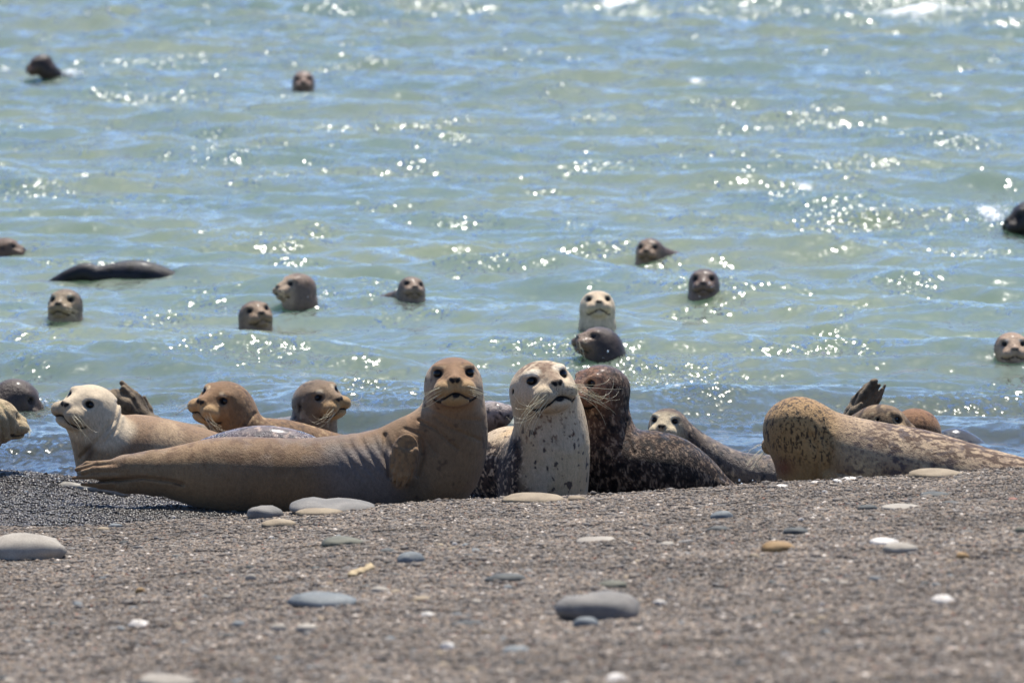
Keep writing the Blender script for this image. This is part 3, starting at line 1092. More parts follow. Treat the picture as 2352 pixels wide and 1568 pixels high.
seal('reddish brown seal with pale brow patches, looking over the tan one', 19.95,
     [(516, 938, 0, 55), (540, 965, 0, 52), (575, 1010, .0, 52), (655, 1013, .06, 47), (740, 1035, .14, 46), (830, 1050, .2, 36)],
     dict(p=(514, 929), R=57, yaw=-38, pitch=10, roll=-15, k=.45),
     flips=[('c', [(540, 985, 0, 50), (540, 1060, 0, 54)], 20)],
     creases=[([(585, 950), (560, 975), (520, 1000)], 5, 4)],
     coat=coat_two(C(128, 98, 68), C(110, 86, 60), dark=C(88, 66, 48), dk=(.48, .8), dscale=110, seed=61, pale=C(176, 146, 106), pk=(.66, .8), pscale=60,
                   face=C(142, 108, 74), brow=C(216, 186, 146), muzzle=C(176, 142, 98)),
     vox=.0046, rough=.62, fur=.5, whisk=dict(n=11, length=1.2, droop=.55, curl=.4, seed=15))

seal('mottled violet-grey back of a wet seal, between the broadside seal and the reddish brown one', 19.2,
     [(450, 1050, .1, 30), (520, 1038, .05, 44), (600, 1030, .0, 50), (680, 1036, 0, 44), (745, 1058, .0, 34), (800, 1075, 0, 20)],
     coat=coat_two(C(104, 88, 84), C(80, 70, 66), dark=C(58, 48, 48), dk=(.5, .66), dscale=46, seed=71, pale=C(176, 150, 132), pk=(.6, .72), pscale=60, wetf=wet_back(.1, .7)),
     vox=.0055, rough=.45, clear=.3, fur=.4)

seal('grey-brown seal gazing sideways with looped whiskers, beyond the reddish brown seal', 20.3,
     [(728, 930, 0, 49), (722, 962, 0, 46), (712, 1005, 0, 54), (670, 1006, .14, 48), (610, 1010, .3, 44), (540, 1020, .45, 40), (480, 1030, .6, 24)],
     dict(p=(731, 920), R=52, yaw=42, pitch=8, roll=14, k=.45),
     flips=[('c', [(715, 1000, 0, 52), (715, 1060, 0, 56)], 20)],
     creases=[([(676, 940), (690, 970), (712, 1000)], 5, 3.5), ([(690, 935), (705, 975), (728, 1000)], 4, 2.5)],
     coat=coat_two(C(116, 96, 76), C(100, 88, 72), dark=C(62, 50, 42), dk=(.6, .75), dscale=62, seed=81, pale=C(150, 132, 110), pk=(.6, .78), pscale=50,
                   face=C(132, 108, 82), brow=C(204, 182, 150), muzzle=C(166, 132, 88), wetf=lambda V, N, hc, u, v: (1 - ss(650, 700, u)) * .8),
     vox=.0048, rough=.6, fur=.5, whisk=dict(n=11, length=1.25, droop=.5, curl=.9, seed=19))

seal('mottled grey rump showing between the broadside seal and the cream seal', 19.6,
     [(1060, 985, .1, 30), (1105, 965, .05, 38), (1138, 956, .0, 30), (1160, 950, 0, 14), (1168, 942, 0, 6)],
     coat=coat_two(C(146, 130, 120), C(104, 92, 86), dark=C(64, 54, 52), dk=(.5, .66), dscale=60, seed=91, wetf=wet_back(.2, .8)), vox=.0055, rough=.45, clear=.3)


def ochre_coat(V, N, hc, u, v):
    n = fbm(V, 10, 5)
    rgb = lerp3_rgb(np.repeat(C(192, 162, 122)[None], len(V), 0), C(150, 120, 88), ss(.35, .65, n))
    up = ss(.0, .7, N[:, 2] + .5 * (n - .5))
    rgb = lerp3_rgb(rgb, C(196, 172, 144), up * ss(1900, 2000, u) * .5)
    sp = spots(V * np.array((.7, 1, 1.2)), 64, 83, .52, .60, .010) * ss(1915, 1990, u)
    rgb = lerp3_rgb(rgb, C(92, 78, 74), sp * .95 * (.3 + .7 * ss(.42, .6, fbm(V, 13, 15))))
    sp3 = spots(V, 150, 95, .56, .66, .006) * ss(1880, 1960, u)
    rgb = lerp3_rgb(rgb, C(96, 78, 68), sp3 * .7)
    st = spots(V * np.array((.45, 1, 1.6)), 82, 87, .48, .60, .016) * ss(1930, 2060, u) * ss(.25, .7, N[:, 2] + .6 * (n - .5))
    rgb = lerp3_rgb(rgb, C(88, 66, 50), st * .95)
    hd = 1 - ss(1890, 1940, u)
    cr = spots(V * np.array((1.2, 1.2, .6)), 150, 89, .54, .63, .015)
    rgb = lerp3_rgb(rgb, C(172, 132, 80), hd * .8)
    rgb = lerp3_rgb(rgb, C(42, 30, 18), hd * cr * .9 * ss(-.1, .3, N[:, 2] + .4) * (1 - ss(1050, 1085, v)))
    red = hd * np.exp(-((v - 1075) / 22) ** 2) * np.exp(-((u - 1800) / 26) ** 2)
    rgb = lerp3_rgb(rgb, C(120, 62, 36), red * .8)
    return rgb, .25 * hd


seal('large pale spotted seal with a wet ochre head turned away from the viewer', 18.55,
     [(1826, 985, .0, 66), (1852, 1005, 0, 76), (1895, 1035, .0, 88), (1990, 1066, .0, 98), (2110, 1090, .0, 101), (2240, 1120, .0, 93), (2360, 1140, .0, 82), (2500, 1155, 0, 62), (2620, 1165, 0, 34), (2700, 1160, 0, 18)],
     dict(p=(1828, 984), R=69, yaw=-156, pitch=-18, roll=0, k=.5),
     flips=[('c', [(1832, 1030, -.02, 56), (1842, 1110, -.02, 56)], 26), ('e', 1945, 1120, -.13, 1990, 1140, 60, 28, 12, 0, 16),
            ('c', [(2690, 1150, 0, 22), (2790, 1130, 0, 8)], 8)],
     creases=[([(1862, 1000), (1880, 1040), (1876, 1095)], 8, 6), ([(1890, 1000), (1908, 1045), (1902, 1075)], 8, 5), ([(1835, 1050), (1850, 1080), (1852, 1108)], 7, 4), ([(1925, 1085), (1950, 1090), (1970, 1112)], 4, 4), ([(1880, 950), (1890, 985), (1905, 1010)], 9, 2)],
     coat=ochre_coat, vox=.0042, rough=.6, clear=.0, fur=.7, whisk=dict(n=12, length=1.1, droop=.6, curl=.3, seed=22, thick=1.2))

seal('drowsy brown seal resting its head in profile behind the large pale spotted seal', 19.6,
     [(2036, 985, .0, 45), (2000, 992, .03, 47), (1960, 1015, .06, 50), (1930, 1050, .1, 50), (1925, 1110, .1, 50)],
     dict(p=(2032, 978), R=51, yaw=66, pitch=-4, roll=-16, k=.5),
     coat=coat_two(C(124, 100, 72), C(108, 88, 64), dark=C(72, 54, 38), dk=(.5, .68), dscale=50, seed=101, pale=C(160, 136, 102), pk=(.6, .75), pscale=55, muzzle=C(120, 100, 74)),
     vox=.0046, rough=.6, fur=.5)
seal('rusty brown back of a seal head, beyond the muzzle of the drowsy seal', 20.1,
     [(2098, 992, .0, 49), (2110, 1000, .0, 48), (2090, 1050, .1, 52), (2060, 1100, .2, 50)],
     dict(p=(2100, 990), R=48, yaw=165, pitch=-5, roll=0, k=.5), eyes=False,
     coat=coat_two(C(136, 98, 66), C(116, 84, 56), dark=C(92, 62, 42), dk=(.6, .75), dscale=70, seed=111), vox=.005, rough=.55, fur=.6)
seal('blue-black wet back breaking the surface beyond the spotted seal', 20.4,
     [(2110, 1050, 0, 24), (2160, 1032, 0, 32), (2195, 1022, 0, 35), (2235, 1038, 0, 30), (2275, 1062, 0, 22)],
     coat=coat_two(C(36, 38, 46), C(30, 30, 34), dark=C(18, 17, 20), dk=(.5, .7), dscale=50, seed=121, wetf=lambda V, N, hc, u, v: np.ones(len(V))), vox=.0055, rough=.3, clear=.6, fur=.5)
seal('seal showing only its raised hind flippers, toes up, behind the ochre head', 20.2,
     [(1950, 985, .0, 28), (1975, 1015, .06, 40), (2040, 1040, .2, 52), (2120, 1060, .35, 60), (2200, 1090, .5, 55)],
     flips=[('c', [(1950, 975, 0, 24), (1958, 945, 0, 18)], 10),
            ('e', 1984, 924, -.002, 2010, 882, 50, 27, 7, 0, 6), ('c', [(1950, 955, 0.01, 12), (1966, 920, .01, 12), (1990, 888, .01, 7), (1998, 879, .01, 4)], 3), ('c', [(1960, 950, -.012, 10), (1984, 908, -.014, 11), (2007, 878, -.014, 9), (2012, 874, -.014, 5)], 2.5),
            ('c', [(1975, 950, -.016, 9), (2001, 908, -.018, 7.5), (2020, 884, -.018, 4)], 2), ('c', [(1985, 952, -.014, 9), (2010, 914, -.012, 7), (2026, 893, -.012, 3.5)], 2),
            ('c', [(1994, 955, .0, 9), (2019, 914, .0, 6.5), (2033, 884, .0, 3)], 2.5),
            ('c', [(1945, 965, -.06, 12), (1962, 945, -.06, 11), (1978, 928, -.06, 5)], 6)],
     coat=coat_two(C(122, 104, 80), C(98, 84, 66), dark=C(76, 64, 50), dk=(.55, .75), dscale=50, seed=131, zmix=(-.1, .9)), vox=.0042, rough=.6, fur=.5)
seal('seal showing only its fanned hind flippers behind the pale-headed tan seal', 20.1,
     [(350, 985, .0, 30), (370, 1010, .04, 42), (450, 1030, .2, 55), (540, 1040, .4, 55)],
     flips=[('c', [(340, 975, 0, 26), (325, 955, 0, 20)], 10),
            ('e', 303, 932, -.012, 272, 896, 44, 34, 5, 0, 8), ('c', [(322, 965, -.02, 14), (290, 930, -.03, 14), (240, 900, -.035, 9)], 12), ('c', [(318, 958, -.01, 14), (288, 928, -.015, 13), (262, 901, -.015, 8)], 10),
            ('c', [(322, 955, .0, 13), (298, 922, .0, 12), (274, 902, .0, 7)], 10), ('c', [(325, 950, -.016, 11), (303, 914, -.016, 9), (283, 891, -.016, 6)], 6),
            ('c', [(330, 948, .0, 11), (306, 908, .002, 10), (280, 879, .002, 6)], 5),
            ('c', [(346, 970, .03, 14), (340, 940, .03, 10), (331, 913, .03, 5)], 6)],
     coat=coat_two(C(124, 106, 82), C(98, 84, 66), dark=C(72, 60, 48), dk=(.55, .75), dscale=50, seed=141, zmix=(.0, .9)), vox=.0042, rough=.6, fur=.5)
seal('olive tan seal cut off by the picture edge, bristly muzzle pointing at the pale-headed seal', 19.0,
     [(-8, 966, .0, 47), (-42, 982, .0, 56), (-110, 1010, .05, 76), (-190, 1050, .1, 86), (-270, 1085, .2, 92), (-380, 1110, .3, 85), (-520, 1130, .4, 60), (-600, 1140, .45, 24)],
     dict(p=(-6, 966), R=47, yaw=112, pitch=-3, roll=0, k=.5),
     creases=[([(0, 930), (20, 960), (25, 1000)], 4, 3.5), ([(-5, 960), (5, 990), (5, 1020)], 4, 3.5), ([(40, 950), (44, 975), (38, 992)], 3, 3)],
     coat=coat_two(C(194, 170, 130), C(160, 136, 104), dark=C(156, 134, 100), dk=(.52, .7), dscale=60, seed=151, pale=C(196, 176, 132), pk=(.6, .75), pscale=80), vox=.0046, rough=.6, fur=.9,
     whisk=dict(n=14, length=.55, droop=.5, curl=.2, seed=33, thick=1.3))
print('beach seals', time.time() - T0)

# ------------------------------------------------------------------ the swimmers
SWIM = 'seals swimming off the beach'


def swim_coat(back, face, seed, wetv=.75, brow=None, belly=None):
    back = np.asarray(back) * np.array((1.02, .90, .78)); face = np.asarray(face) * np.array((1.05, .95, .84)); wetv = wetv * .6
    return coat_two(back, belly if belly is not None else np.asarray(back), dark=np.asarray(back) * .45, dk=(.58, .75), dscale=34, seed=seed, face=face, brow=brow,
                    muzzle=np.asarray(face) * .8, wetf=lambda V, N, hc, u, v: np.full(len(V), wetv))  # muzzle dimmed: shade on the muzzle carried in its colour


def swimmer(label, p, R, yaw, pitch, wl, coat, roll=0, neck=None, back=None, vox=.008, whisk=None, r_neck=.94, eye_open=1.0):
    P0 = on_sea(p[0], wl)
    Y = P0[1]
    rn = R * r_neck
    nx = neck if neck else (p[0], p[1] + R * 1.6)
    body = [(p[0], p[1] + .15 * R, .0, rn * .95), ((p[0] + nx[0]) / 2, (p[1] + nx[1]) / 2 + .2 * R, -.01, rn * 1.04), (nx[0], nx[1], .0, rn * 1.1), (nx[0] + (nx[0] - p[0]) * .4, nx[1] + R * 1.3, .12, rn * 1.15)]
    flips = []
    if back:
        flips = [('c', back, R * .3)]
    return seal(label, Y, body, dict(p=p, R=R, yaw=yaw, pitch=pitch, roll=roll, k=.5), coat=coat, vox=vox, rough=.5, clear=.2, fur=.55, group=SWIM, fscale=.6, whisk=whisk, flips=flips, eye_open=eye_open)


G1, G2, G3 = C(104, 92, 82), C(86, 74, 66), C(128, 114, 98)
swimmer('dark seal swimming farthest out with its muzzle dipped towards the picture edge', (93, 147), 23.5, -72, -16, 180, swim_coat(C(58, 46, 42), C(96, 74, 62), 201, .8), neck=(116, 168), r_neck=.72, vox=.009,
        back=[(120, 172, 0, 16), (170, 188, .1, 12), (240, 192, .2, 8)])
swimmer('far seal head facing the shore with a bright glint by its brow', (697, 186), 24, 2, -2, 207, swim_coat(C(112, 98, 92), C(140, 118, 106), 202, .7), vox=.009)
swimmer('seal floating low at the picture edge, only the top of its long muzzle above water', (14, 574), 30, 78, 4, 580, swim_coat(C(96, 78, 66), C(110, 92, 78), 203, .7), vox=.009, neck=(-30, 600))
swimmer('grey seal head upright in the water below the dark arched back', (150, 698), 37, -13, 6, 727, swim_coat(C(112, 102, 90), C(150, 136, 114), 205, .55, brow=C(188, 174, 150)), whisk=dict(n=4, length=.9, seed=41, thick=1))
swimmer('small grey seal head nearest a cresting ripple, just below the head in profile', (587, 724), 36, 18, 12, 755, swim_coat(C(106, 94, 84), C(142, 124, 106), 206, .5), roll=7)
swimmer('grey seal in three-quarter profile stretching its chin up, water splashing behind its neck', (683, 661), 36, -62, 6, 698, swim_coat(C(112, 98, 88), C(164, 146, 126), 207, .6, brow=C(196, 180, 160)), neck=(690, 705), whisk=dict(n=5, length=.8, seed=43, sides=(1,), thick=1))
swimmer('lone grey seal head swimming mid-water, frown-like mouth just above the surface', (945, 662), 29, 14, 10, 689, swim_coat(C(102, 92, 84), C(138, 122, 108), 208, .6), roll=-6, back=[(935, 680, .02, 24), (900, 688, .1, 16), (850, 694, .2, 10)])
swimmer('brown seal swimming with its wet back trailing behind its head', (1492, 574), 29, -12, 2, 596, swim_coat(C(92, 78, 68), C(136, 116, 96), 209, .7, brow=C(180, 160, 140)), back=[(1510, 585, .02, 24), (1550, 594, .12, 16), (1600, 604, .25, 10)])
swimmer('dark seal head ringed by splashing droplets', (1617, 648), 33, -4, 3, 672, swim_coat(C(78, 68, 66), C(112, 96, 88), 210, .7))
swimmer('cream-faced seal head rising tall out of the water above the splashing dark one', (1372, 703), 38, 4, 16, 756, swim_coat(C(192, 184, 170), C(196, 182, 160), 211, .15, belly=C(160, 144, 118)), neck=(1372, 765))
swimmer('dark wet seal in profile thrusting through a splash below the cream-faced one', (1378, 789), 41, -68, 18, 818, swim_coat(C(62, 52, 48), C(120, 100, 84), 212, .75), neck=(1395, 830), whisk=dict(n=6, length=.9, droop=1.0, seed=47, sides=(1,), thick=1.2))
swimmer('black wet seal lunging into white spray, half cut off by the picture edge', (2366, 500), 42, -75, -8, 532, swim_coat(C(30, 25, 23), C(44, 36, 32), 213, .8), neck=(2400, 545), vox=.009)
swimmer('pale-faced seal half out of the picture, chin resting on a wavelet', (2323, 798), 37, 4, 2, 816, swim_coat(C(150, 132, 116), C(172, 152, 134), 214, .5, brow=C(200, 184, 166)), neck=(2345, 840))
swimmer('dark freckled seal diving snout-first beside the olive tan seal', (42, 914), 44, 76, -22, 935, swim_coat(C(72, 62, 56), C(84, 72, 64), 215, .75), neck=(0, 950), vox=.006, r_neck=1.0)

P0 = on_sea(290, 628)
seal('long dark seal back arching through the water, no head showing', P0[1],
     [(104, 664, 0, 10), (150, 640, 0, 15), (196, 625, 0, 19), (220, 634, .0, 20), (262, 632, 0, 25), (305, 634, 0, 34), (350, 640, 0, 33), (400, 654, 0, 26), (450, 668, 0, 18), (520, 684, 0, 10)],
     coat=coat_two(C(34, 32, 38), C(28, 26, 28), dark=C(18, 17, 18), dk=(.5, .7), dscale=30, seed=221, wetf=lambda V, N, hc, u, v: np.full(len(V), .4)), vox=.009, rough=.5, clear=.1, fur=.4, group=SWIM, fscale=.6)
print('swimmers', time.time() - T0)

# ------------------------------------------------------------------ stones, shells and driftwood on the beach
def stone_mat(name, ca, cb, scale, rough=.75, speck=None):
    m = Mat(name)
    p = m.pos()
    oi = m.n('ShaderNodeObjectInfo')
    n = m.noise(p, scale, 4, .6)
    c = m.mix(m.ramp(n, .35, .68), tuple(ca), tuple(cb))
    n3 = m.noise(p, 240, 3, .7)
    c = m.mix(m.ramp(n3, .3, .75), m.mix(.3, c, (0.02, .018, .016)), c)
    if speck:
        c = m.mix(m.ramp(m.noise(p, 60, 2), .62, .7), c, tuple(speck))
    m.l(c, m.b.inputs['Base Color'])
    m.b.inputs['Roughness'].default_value = rough
    m.l(m.bump(m.math('ADD', n3, n), .002, .6), m.b.inputs['Normal'])
    return m.m


SM = {
    'grey': stone_mat('grey_stone', C(112, 108, 102), C(134, 128, 120), 14),
    'blue': stone_mat('blue_grey_stone', C(104, 110, 112), C(132, 136, 134), 16),
    'dark': stone_mat('dark_slate', C(58, 62, 62), C(82, 84, 80), 18),
    'black': stone_mat('black_slate', C(40, 42, 42), C(58, 60, 58), 18),
    'pale': stone_mat('pale_stone', C(150, 140, 126), C(174, 164, 148), 12),
    'tan': stone_mat('tan_stone', C(136, 118, 92), C(158, 140, 112), 14),
    'ochre': stone_mat('ochre_stone', C(140, 108, 62), C(168, 134, 86), 14),
    'red': stone_mat('red_stone', C(150, 96, 78), C(176, 120, 100), 20),
    'green': stone_mat('greenish_stone', C(84, 84, 70), C(110, 108, 90), 16),
    'white': stone_mat('bleached_shell', C(196, 186, 174), C(228, 220, 208), 30, .6),
    'wood': stone_mat('driftwood', C(164, 140, 102), C(188, 166, 126), 22, .8),
    'log': stone_mat('bleached_log', C(150, 144, 132), C(190, 182, 166), 10, .8),
}


def stone(name, label, cat, px, pyb, w, h, mat, seed, lobes=1, sink=.30, group=None, rotz=None, ang=0.0, flat=1.0):
    p = on_beach(px, pyb - .12 * h)
    m = p[1] / FPX
    wm_ = w * m / 2
    dep = wm_ * (.62 + .25 * random.random())
    hh = max(h * m - 2 * dep * .12, h * m * .62) * 1.15 * flat
    r = np.random.default_rng(seed)
    V, Fc = ICO3 if w > 34 else ICO2
    V = V.copy()
    # pebble: squarish ellipsoid with a few broad dents
    e = 1.0 / (np.abs(V) ** 2.4).sum(1) ** (1 / 2.4)
    V = V * (0.55 * e + .45)[:, None]
    d = 1 + .23 * (fbm(V + seed * 3.1, 1.1, seed) - .5) * 2 + .07 * (vnoise(V + seed, 2.8, seed + 9) - .5)
    V = V * d[:, None]
    if lobes == 2:
        V[:, 2] *= 1 - .38 * np.exp(-((V[:, 0] + .12) / .2) ** 2)
        V[:, 2] *= np.where(V[:, 0] < -.12, 1.0, .86)
        V[:, 0] *= 1.02
    V[:, 2] = np.where(V[:, 2] < 0, V[:, 2] * .7, V[:, 2])
    k = hh / (1.0 + (1 - sink) * .0) / (2 * (1 - sink))
    V = V * np.array((wm_, dep, hh * .62))
    a = ang
    V[:, 2] += V[:, 0] * math.tan(a)
    z = beach_h(np.array([p[0]]), np.array([p[1]]))[0]
    me = mesh(name, V, Fc)
    o = link(name, me, SM[mat])
    o.location = (p[0], p[1] + dep * .35, z + hh * .62 * (1 - 2 * sink) * .75)
    o.rotation_euler = (RAD(4), 0, RAD(rotz if rotz is not None else r.uniform(-14, 14)))
    tag(o, label, cat, group)
    return o


ST = 'stones lying on the gravel'
SH = 'bleached shell fragments on the gravel'
STONES = [
    (52, 1292, 190, 74, 'pale', 1, 'large smooth pale boulder cut off by the picture edge, on the crest of the beach'),
    (608, 1194, 82, 36, 'grey', 1, 'rounded grey stone against the belly of the broadside seal'),
    (764, 1181, 188, 48, 'grey', 2, 'big grey stone with two humps in front of the broadside seal'),
    (735, 1186, 108, 24, 'tan', 1, 'low tan stone half buried in front of the two-humped stone'),
    (642, 1212, 78, 24, 'tan', 1, 'tan stone sunk flush into the crest below the rounded grey stone'),
    (788, 1256, 102, 28, 'green', 1, 'flat dark greenish stone just below the crest stones'),
    (740, 1396, 166, 42, 'blue', 1, 'long flat oval blue-grey stone alone on the open gravel'),
    (548, 1442, 32, 18, 'blue', 1, 'small blue-grey pebble beside two pale pebbles'),
    (637, 1456, 40, 26, 'pale', 1, 'rounder of the two pale pebbles beside the blue-grey pebble'),
    (704, 1454, 52, 24, 'pale', 1, 'longer of the two pale pebbles below the long oval stone'),
    (520, 1464, 42, 12, 'black', 1, 'thin dark stone just below the small blue-grey pebble'),
    (378, 1582, 152, 40, 'pale', 1, 'broad pale stone cut off by the bottom edge of the picture'),
    (264, 1212, 34, 12, 'blue', 1, 'blue-grey stone on the crest beside the dark wet gravel'),
    (236, 1219, 30, 11, 'tan', 1, 'tan stone on the crest touching the blue-grey one'),
    (322, 1364, 24, 17, 'ochre', 1, 'orange-brown pebble on open gravel above the white shell'),
    (576, 1336, 28, 20, 'pale', 1, 'pale grey pebble under a small dark one, midway down the slope'),
    (575, 1307, 26, 11, 'black', 1, 'small dark pebble just above a pale grey pebble'),
    (889, 1271, 36, 14, 'dark', 1, 'dark sliver of stone next to the light grey oval pebble'),
    (942, 1297, 62, 32, 'blue', 1, 'light grey oval pebble with a dark underside, upslope of the driftwood'),
    (872, 1364, 46, 20, 'pale', 1, 'pale flat pebble below the driftwood stick'),
    (967, 1382, 46, 16, 'tan', 1, 'tan flat pebble beyond the end of the long oval stone'),
    (1163, 1338, 94, 26, 'dark', 1, 'wedge-shaped dark slate upslope of the big egg-shaped boulder'),
    (1166, 1354, 24, 13, 'blue', 1, 'small blue-grey pebble under the wedge-shaped slate'),
    (1374, 1432, 198, 80, 'grey', 1, 'big egg-shaped grey boulder with a shaded underside'),
    (1346, 1442, 60, 28, 'blue', 1, 'small blue-grey stone leaning on the front of the big egg-shaped boulder'),
    (1406, 1354, 72, 24, 'green', 1, 'olive flat stone just behind the big egg-shaped boulder'),
    (1077, 1439, 82, 17, 'black', 1, 'thin black slate lying flat on the gravel'),
    (1185, 1504, 62, 25, 'blue', 1, 'blue-grey stone with a dark hollow under it, near the bottom'),
    (1196, 1532, 30, 16, 'dark', 1, 'small dark pebble right below the hollowed blue-grey stone'),
    (1226, 1157, 142, 30, 'tan', 1, 'broad tan stone at the feet of the cream seal'),
    (1323, 1152, 44, 16, 'tan', 1, 'small tan stone beside the broad tan one at the cream seal'),
    (1369, 1247, 92, 17, 'pale', 1, 'long flat pale stone on the open slope below the cream seal'),
    (1532, 1254, 38, 13, 'pale', 1, 'short pale pebble on the slope below the dark seal'),
    (1658, 1195, 58, 24, 'blue', 1, 'smooth blue-grey pebble, upper of a stacked-looking pair'),
    (1650, 1224, 54, 19, 'dark', 1, 'flat dark pebble, lower of the pair under the smooth blue-grey one'),
    (1830, 1230, 58, 22, 'dark', 1, 'dark teal rounded pebble upslope of the ochre stone'),
    (1788, 1270, 76, 32, 'ochre', 1, 'ochre stone with a shaded underside'),
    (2148, 1141, 70, 15, 'dark', 1, 'long dark slate just below the crest by the spotted seal'),
    (1994, 1174, 48, 18, 'dark', 1, 'dark blue stone butting against the long pale slab'),
    (2070, 1172, 94, 17, 'pale', 1, 'long pale slab beside the dark blue stone'),
    (2184, 1157, 38, 9, 'dark', 1, 'thin dark sliver beyond the end of the long pale slab'),
    (2149, 1099, 126, 27, 'tan', 1, 'long tan stone on the crest against the spotted seal'),
    (2221, 1227, 36, 11, 'dark', 1, 'small flat dark pebble above the white two-part stone'),
    (2210, 1287, 32, 21, 'ochre', 1, 'tan-orange pebble beyond the white two-part stone'),
    (1728, 1425, 42, 12, 'black', 1, 'thin black slab put in for a dark gap on the lower slope by a white chip'),  # dark gap in the gravel, added as a black slab
    (2327, 1150, 24, 9, 'red', 1, 'small reddish pebble near the crest at the picture edge'),
    (2345, 1227, 34, 18, 'green', 1, 'dark mossy stone at the picture edge'),
    (2030, 1252, 66, 21, 'white', 1, 'knobbly half of the white two-part stone'),
    (2070, 1271, 86, 30, 'pale', 1, 'smooth pale half of the white two-part stone'),
]
for i, (px, py, w, h, mt, lb, lab) in enumerate(STONES):
    stone('stone', lab, 'stone', px, py, w, h, mt, 300 + i, lobes=lb, group=ST)


def shell(label, px, pyb, w, h, seed, tilt=0.0):
    """thin curved shell fragment with a ragged rim"""
    p = on_beach(px, pyb)
    m = p[1] / FPX
    r = np.random.default_rng(seed)
    nr, na = 5, 16
    V = []
    rim = 1 + .22 * r.normal(size=na)
    for layer in (0, 1):
        for i in range(nr):
            for k in range(na):
                a = 2 * math.pi * k / na
                rr = (i + .6) / nr * rim[k] if i > 1 else (i + .6) / nr
                V.append((rr * math.cos(a), rr * math.sin(a), .55 * (1 - rr * rr) - layer * .13 + .04 * r.normal()))
    V = np.array(V)
    Fc = []
    for layer in (0, 1):
        o_ = layer * nr * na
        for i in range(nr - 1):
            for k in range(na):
                q = (o_ + i * na + k, o_ + i * na + (k + 1) % na, o_ + (i + 1) * na + (k + 1) % na, o_ + (i + 1) * na + k)
                Fc.append(q[::-1] if layer else q)
    for k in range(na):
        a0, a1 = (nr - 1) * na + k, (nr - 1) * na + (k + 1) % na
        Fc.append((a0, a1, a1 + nr * na, a0 + nr * na))
        a0, a1 = k, (k + 1) % na
        Fc.append((a1, a0, a0 + nr * na, a1 + nr * na))
    V = V * np.array((w * m / 2, w * m * .36, h * m * .8))
    o = link('shell', mesh('shell', V, Fc), SM['white'])
    o.location = (p[0], p[1] + .02, p[2] + .2 * h * m)
    o.rotation_euler = (RAD(18), RAD(tilt), RAD(r.uniform(-40, 40)))
    tag(o, label, 'shell', SH)


for i, (px, py, w, h, tl, lab) in enumerate([
        (318, 1441, 60, 22, 8, 'white wing-shaped shell fragment on the empty lower slope'),
        (985, 1420, 40, 20, 10, 'lavender-white shell chip between the long oval stone and the black slate'),
        (1026, 1494, 40, 28, -12, 'bright white shell standing on edge near the bottom'),
        (1418, 1566, 58, 25, 5, 'white shell at the very bottom of the picture'),
        (2167, 1386, 66, 26, 0, 'ragged white shell, largest on the open gravel under the spotted seal'),
        (1517, 1393, 38, 22, 6, 'whitish shell chip beyond the big egg-shaped boulder'),
        (1890, 1394, 16, 15, 0, 'tiny white chip on the lower slope above the black slab put in for a dark gap'),
        (1841, 1198, 16, 12, 0, 'tiny white chip above the dark teal pebble'),
        (1895, 1133, 15, 10, 0, 'tiny white chip just below the crest under the ochre head'),
        (1044, 1253, 14, 10, 0, 'tiny white chip upslope of the wedge-shaped slate'),
        (1925, 1110, 30, 13, 12, 'jagged white shell on the crest before the spotted seal'),
        (1952, 1104, 40, 10, 0, 'flat grey-white shell next to the jagged one on the crest'),
        (1873, 1111, 26, 7, 0, 'thin white chip on the crest under the ochre head'),
        (1796, 1120, 32, 8, 0, 'thin white chip on the crest where the pup body ends'),
        (623, 1240, 18, 13, 0, 'yellowish shell chip below the tan sunken stone'),
        (398, 1194, 16, 14, 40, 'white sliver on the dark wet gravel under the tail')]):
    shell(lab, px, py, w, h, 500 + i, tl)


def stick(label, x0, y0, x1, y1, r, mat, name='driftwood', z=0.0, Y=None):
    p0 = on_beach(x0, y0) if Y is None else at(x0, y0, Y)
    p1 = on_beach(x1, y1) if Y is None else at(x1, y1, Y)
    p0 = p0 + np.array((0, 0, z)); p1 = p1 + np.array((0, 0, z))
    rr = np.random.default_rng(int(x0))
    n = 12
    ns = 10
    V, Fc = [], []
    d = (p1 - p0) / np.linalg.norm(p1 - p0)
    s = np.cross(d, (0, 0, 1)); s /= np.linalg.norm(s)
    u = np.cross(s, d)
    for i in range(n):
        t = i / (n - 1)
        c_ = p0 + (p1 - p0) * t + u * .2 * r * rr.normal() + s * .25 * r * rr.normal()
        rad = r * (.35 if i in (0, n - 1) else 1) * (1 - .25 * t)
        for k in range(ns):
            a = 2 * math.pi * k / ns
            q = 1 + .16 * rr.normal()
            V.append(c_ + rad * q * (math.cos(a) * s * 1.15 + math.sin(a) * u * .8))
    for i in range(n - 1):
        for k in range(ns):
            Fc.append((i * ns + k, i * ns + (k + 1) % ns, (i + 1) * ns + (k + 1) % ns, (i + 1) * ns + k))
    V.append(p0); V.append(p1)
    for k in range(ns):
        Fc.append((len(V) - 2, (k + 1) % ns, k, k)); Fc.append((len(V) - 1, (n - 1) * ns + k, (n - 1) * ns + (k + 1) % ns, (n - 1) * ns + k))
    me = bpy.data.meshes.new(name)
    me.from_pydata([tuple(v) for v in V], [], [tuple(dict.fromkeys(f)) for f in map(lambda f: tuple(int(i) for i in f), Fc)])
    for pl in me.polygons:
        pl.use_smooth = True
    o = link(name, me, SM[mat])
    tag(o, label, 'driftwood')


stick('short weathered driftwood stick lying on the gravel', 803, 1328, 855, 1306, .0115, 'wood', z=.008)
stick('bleached driftwood log on the wet gravel under the tail flippers', 112, 1117, 300, 1133, .022, 'log', Y=18.85)


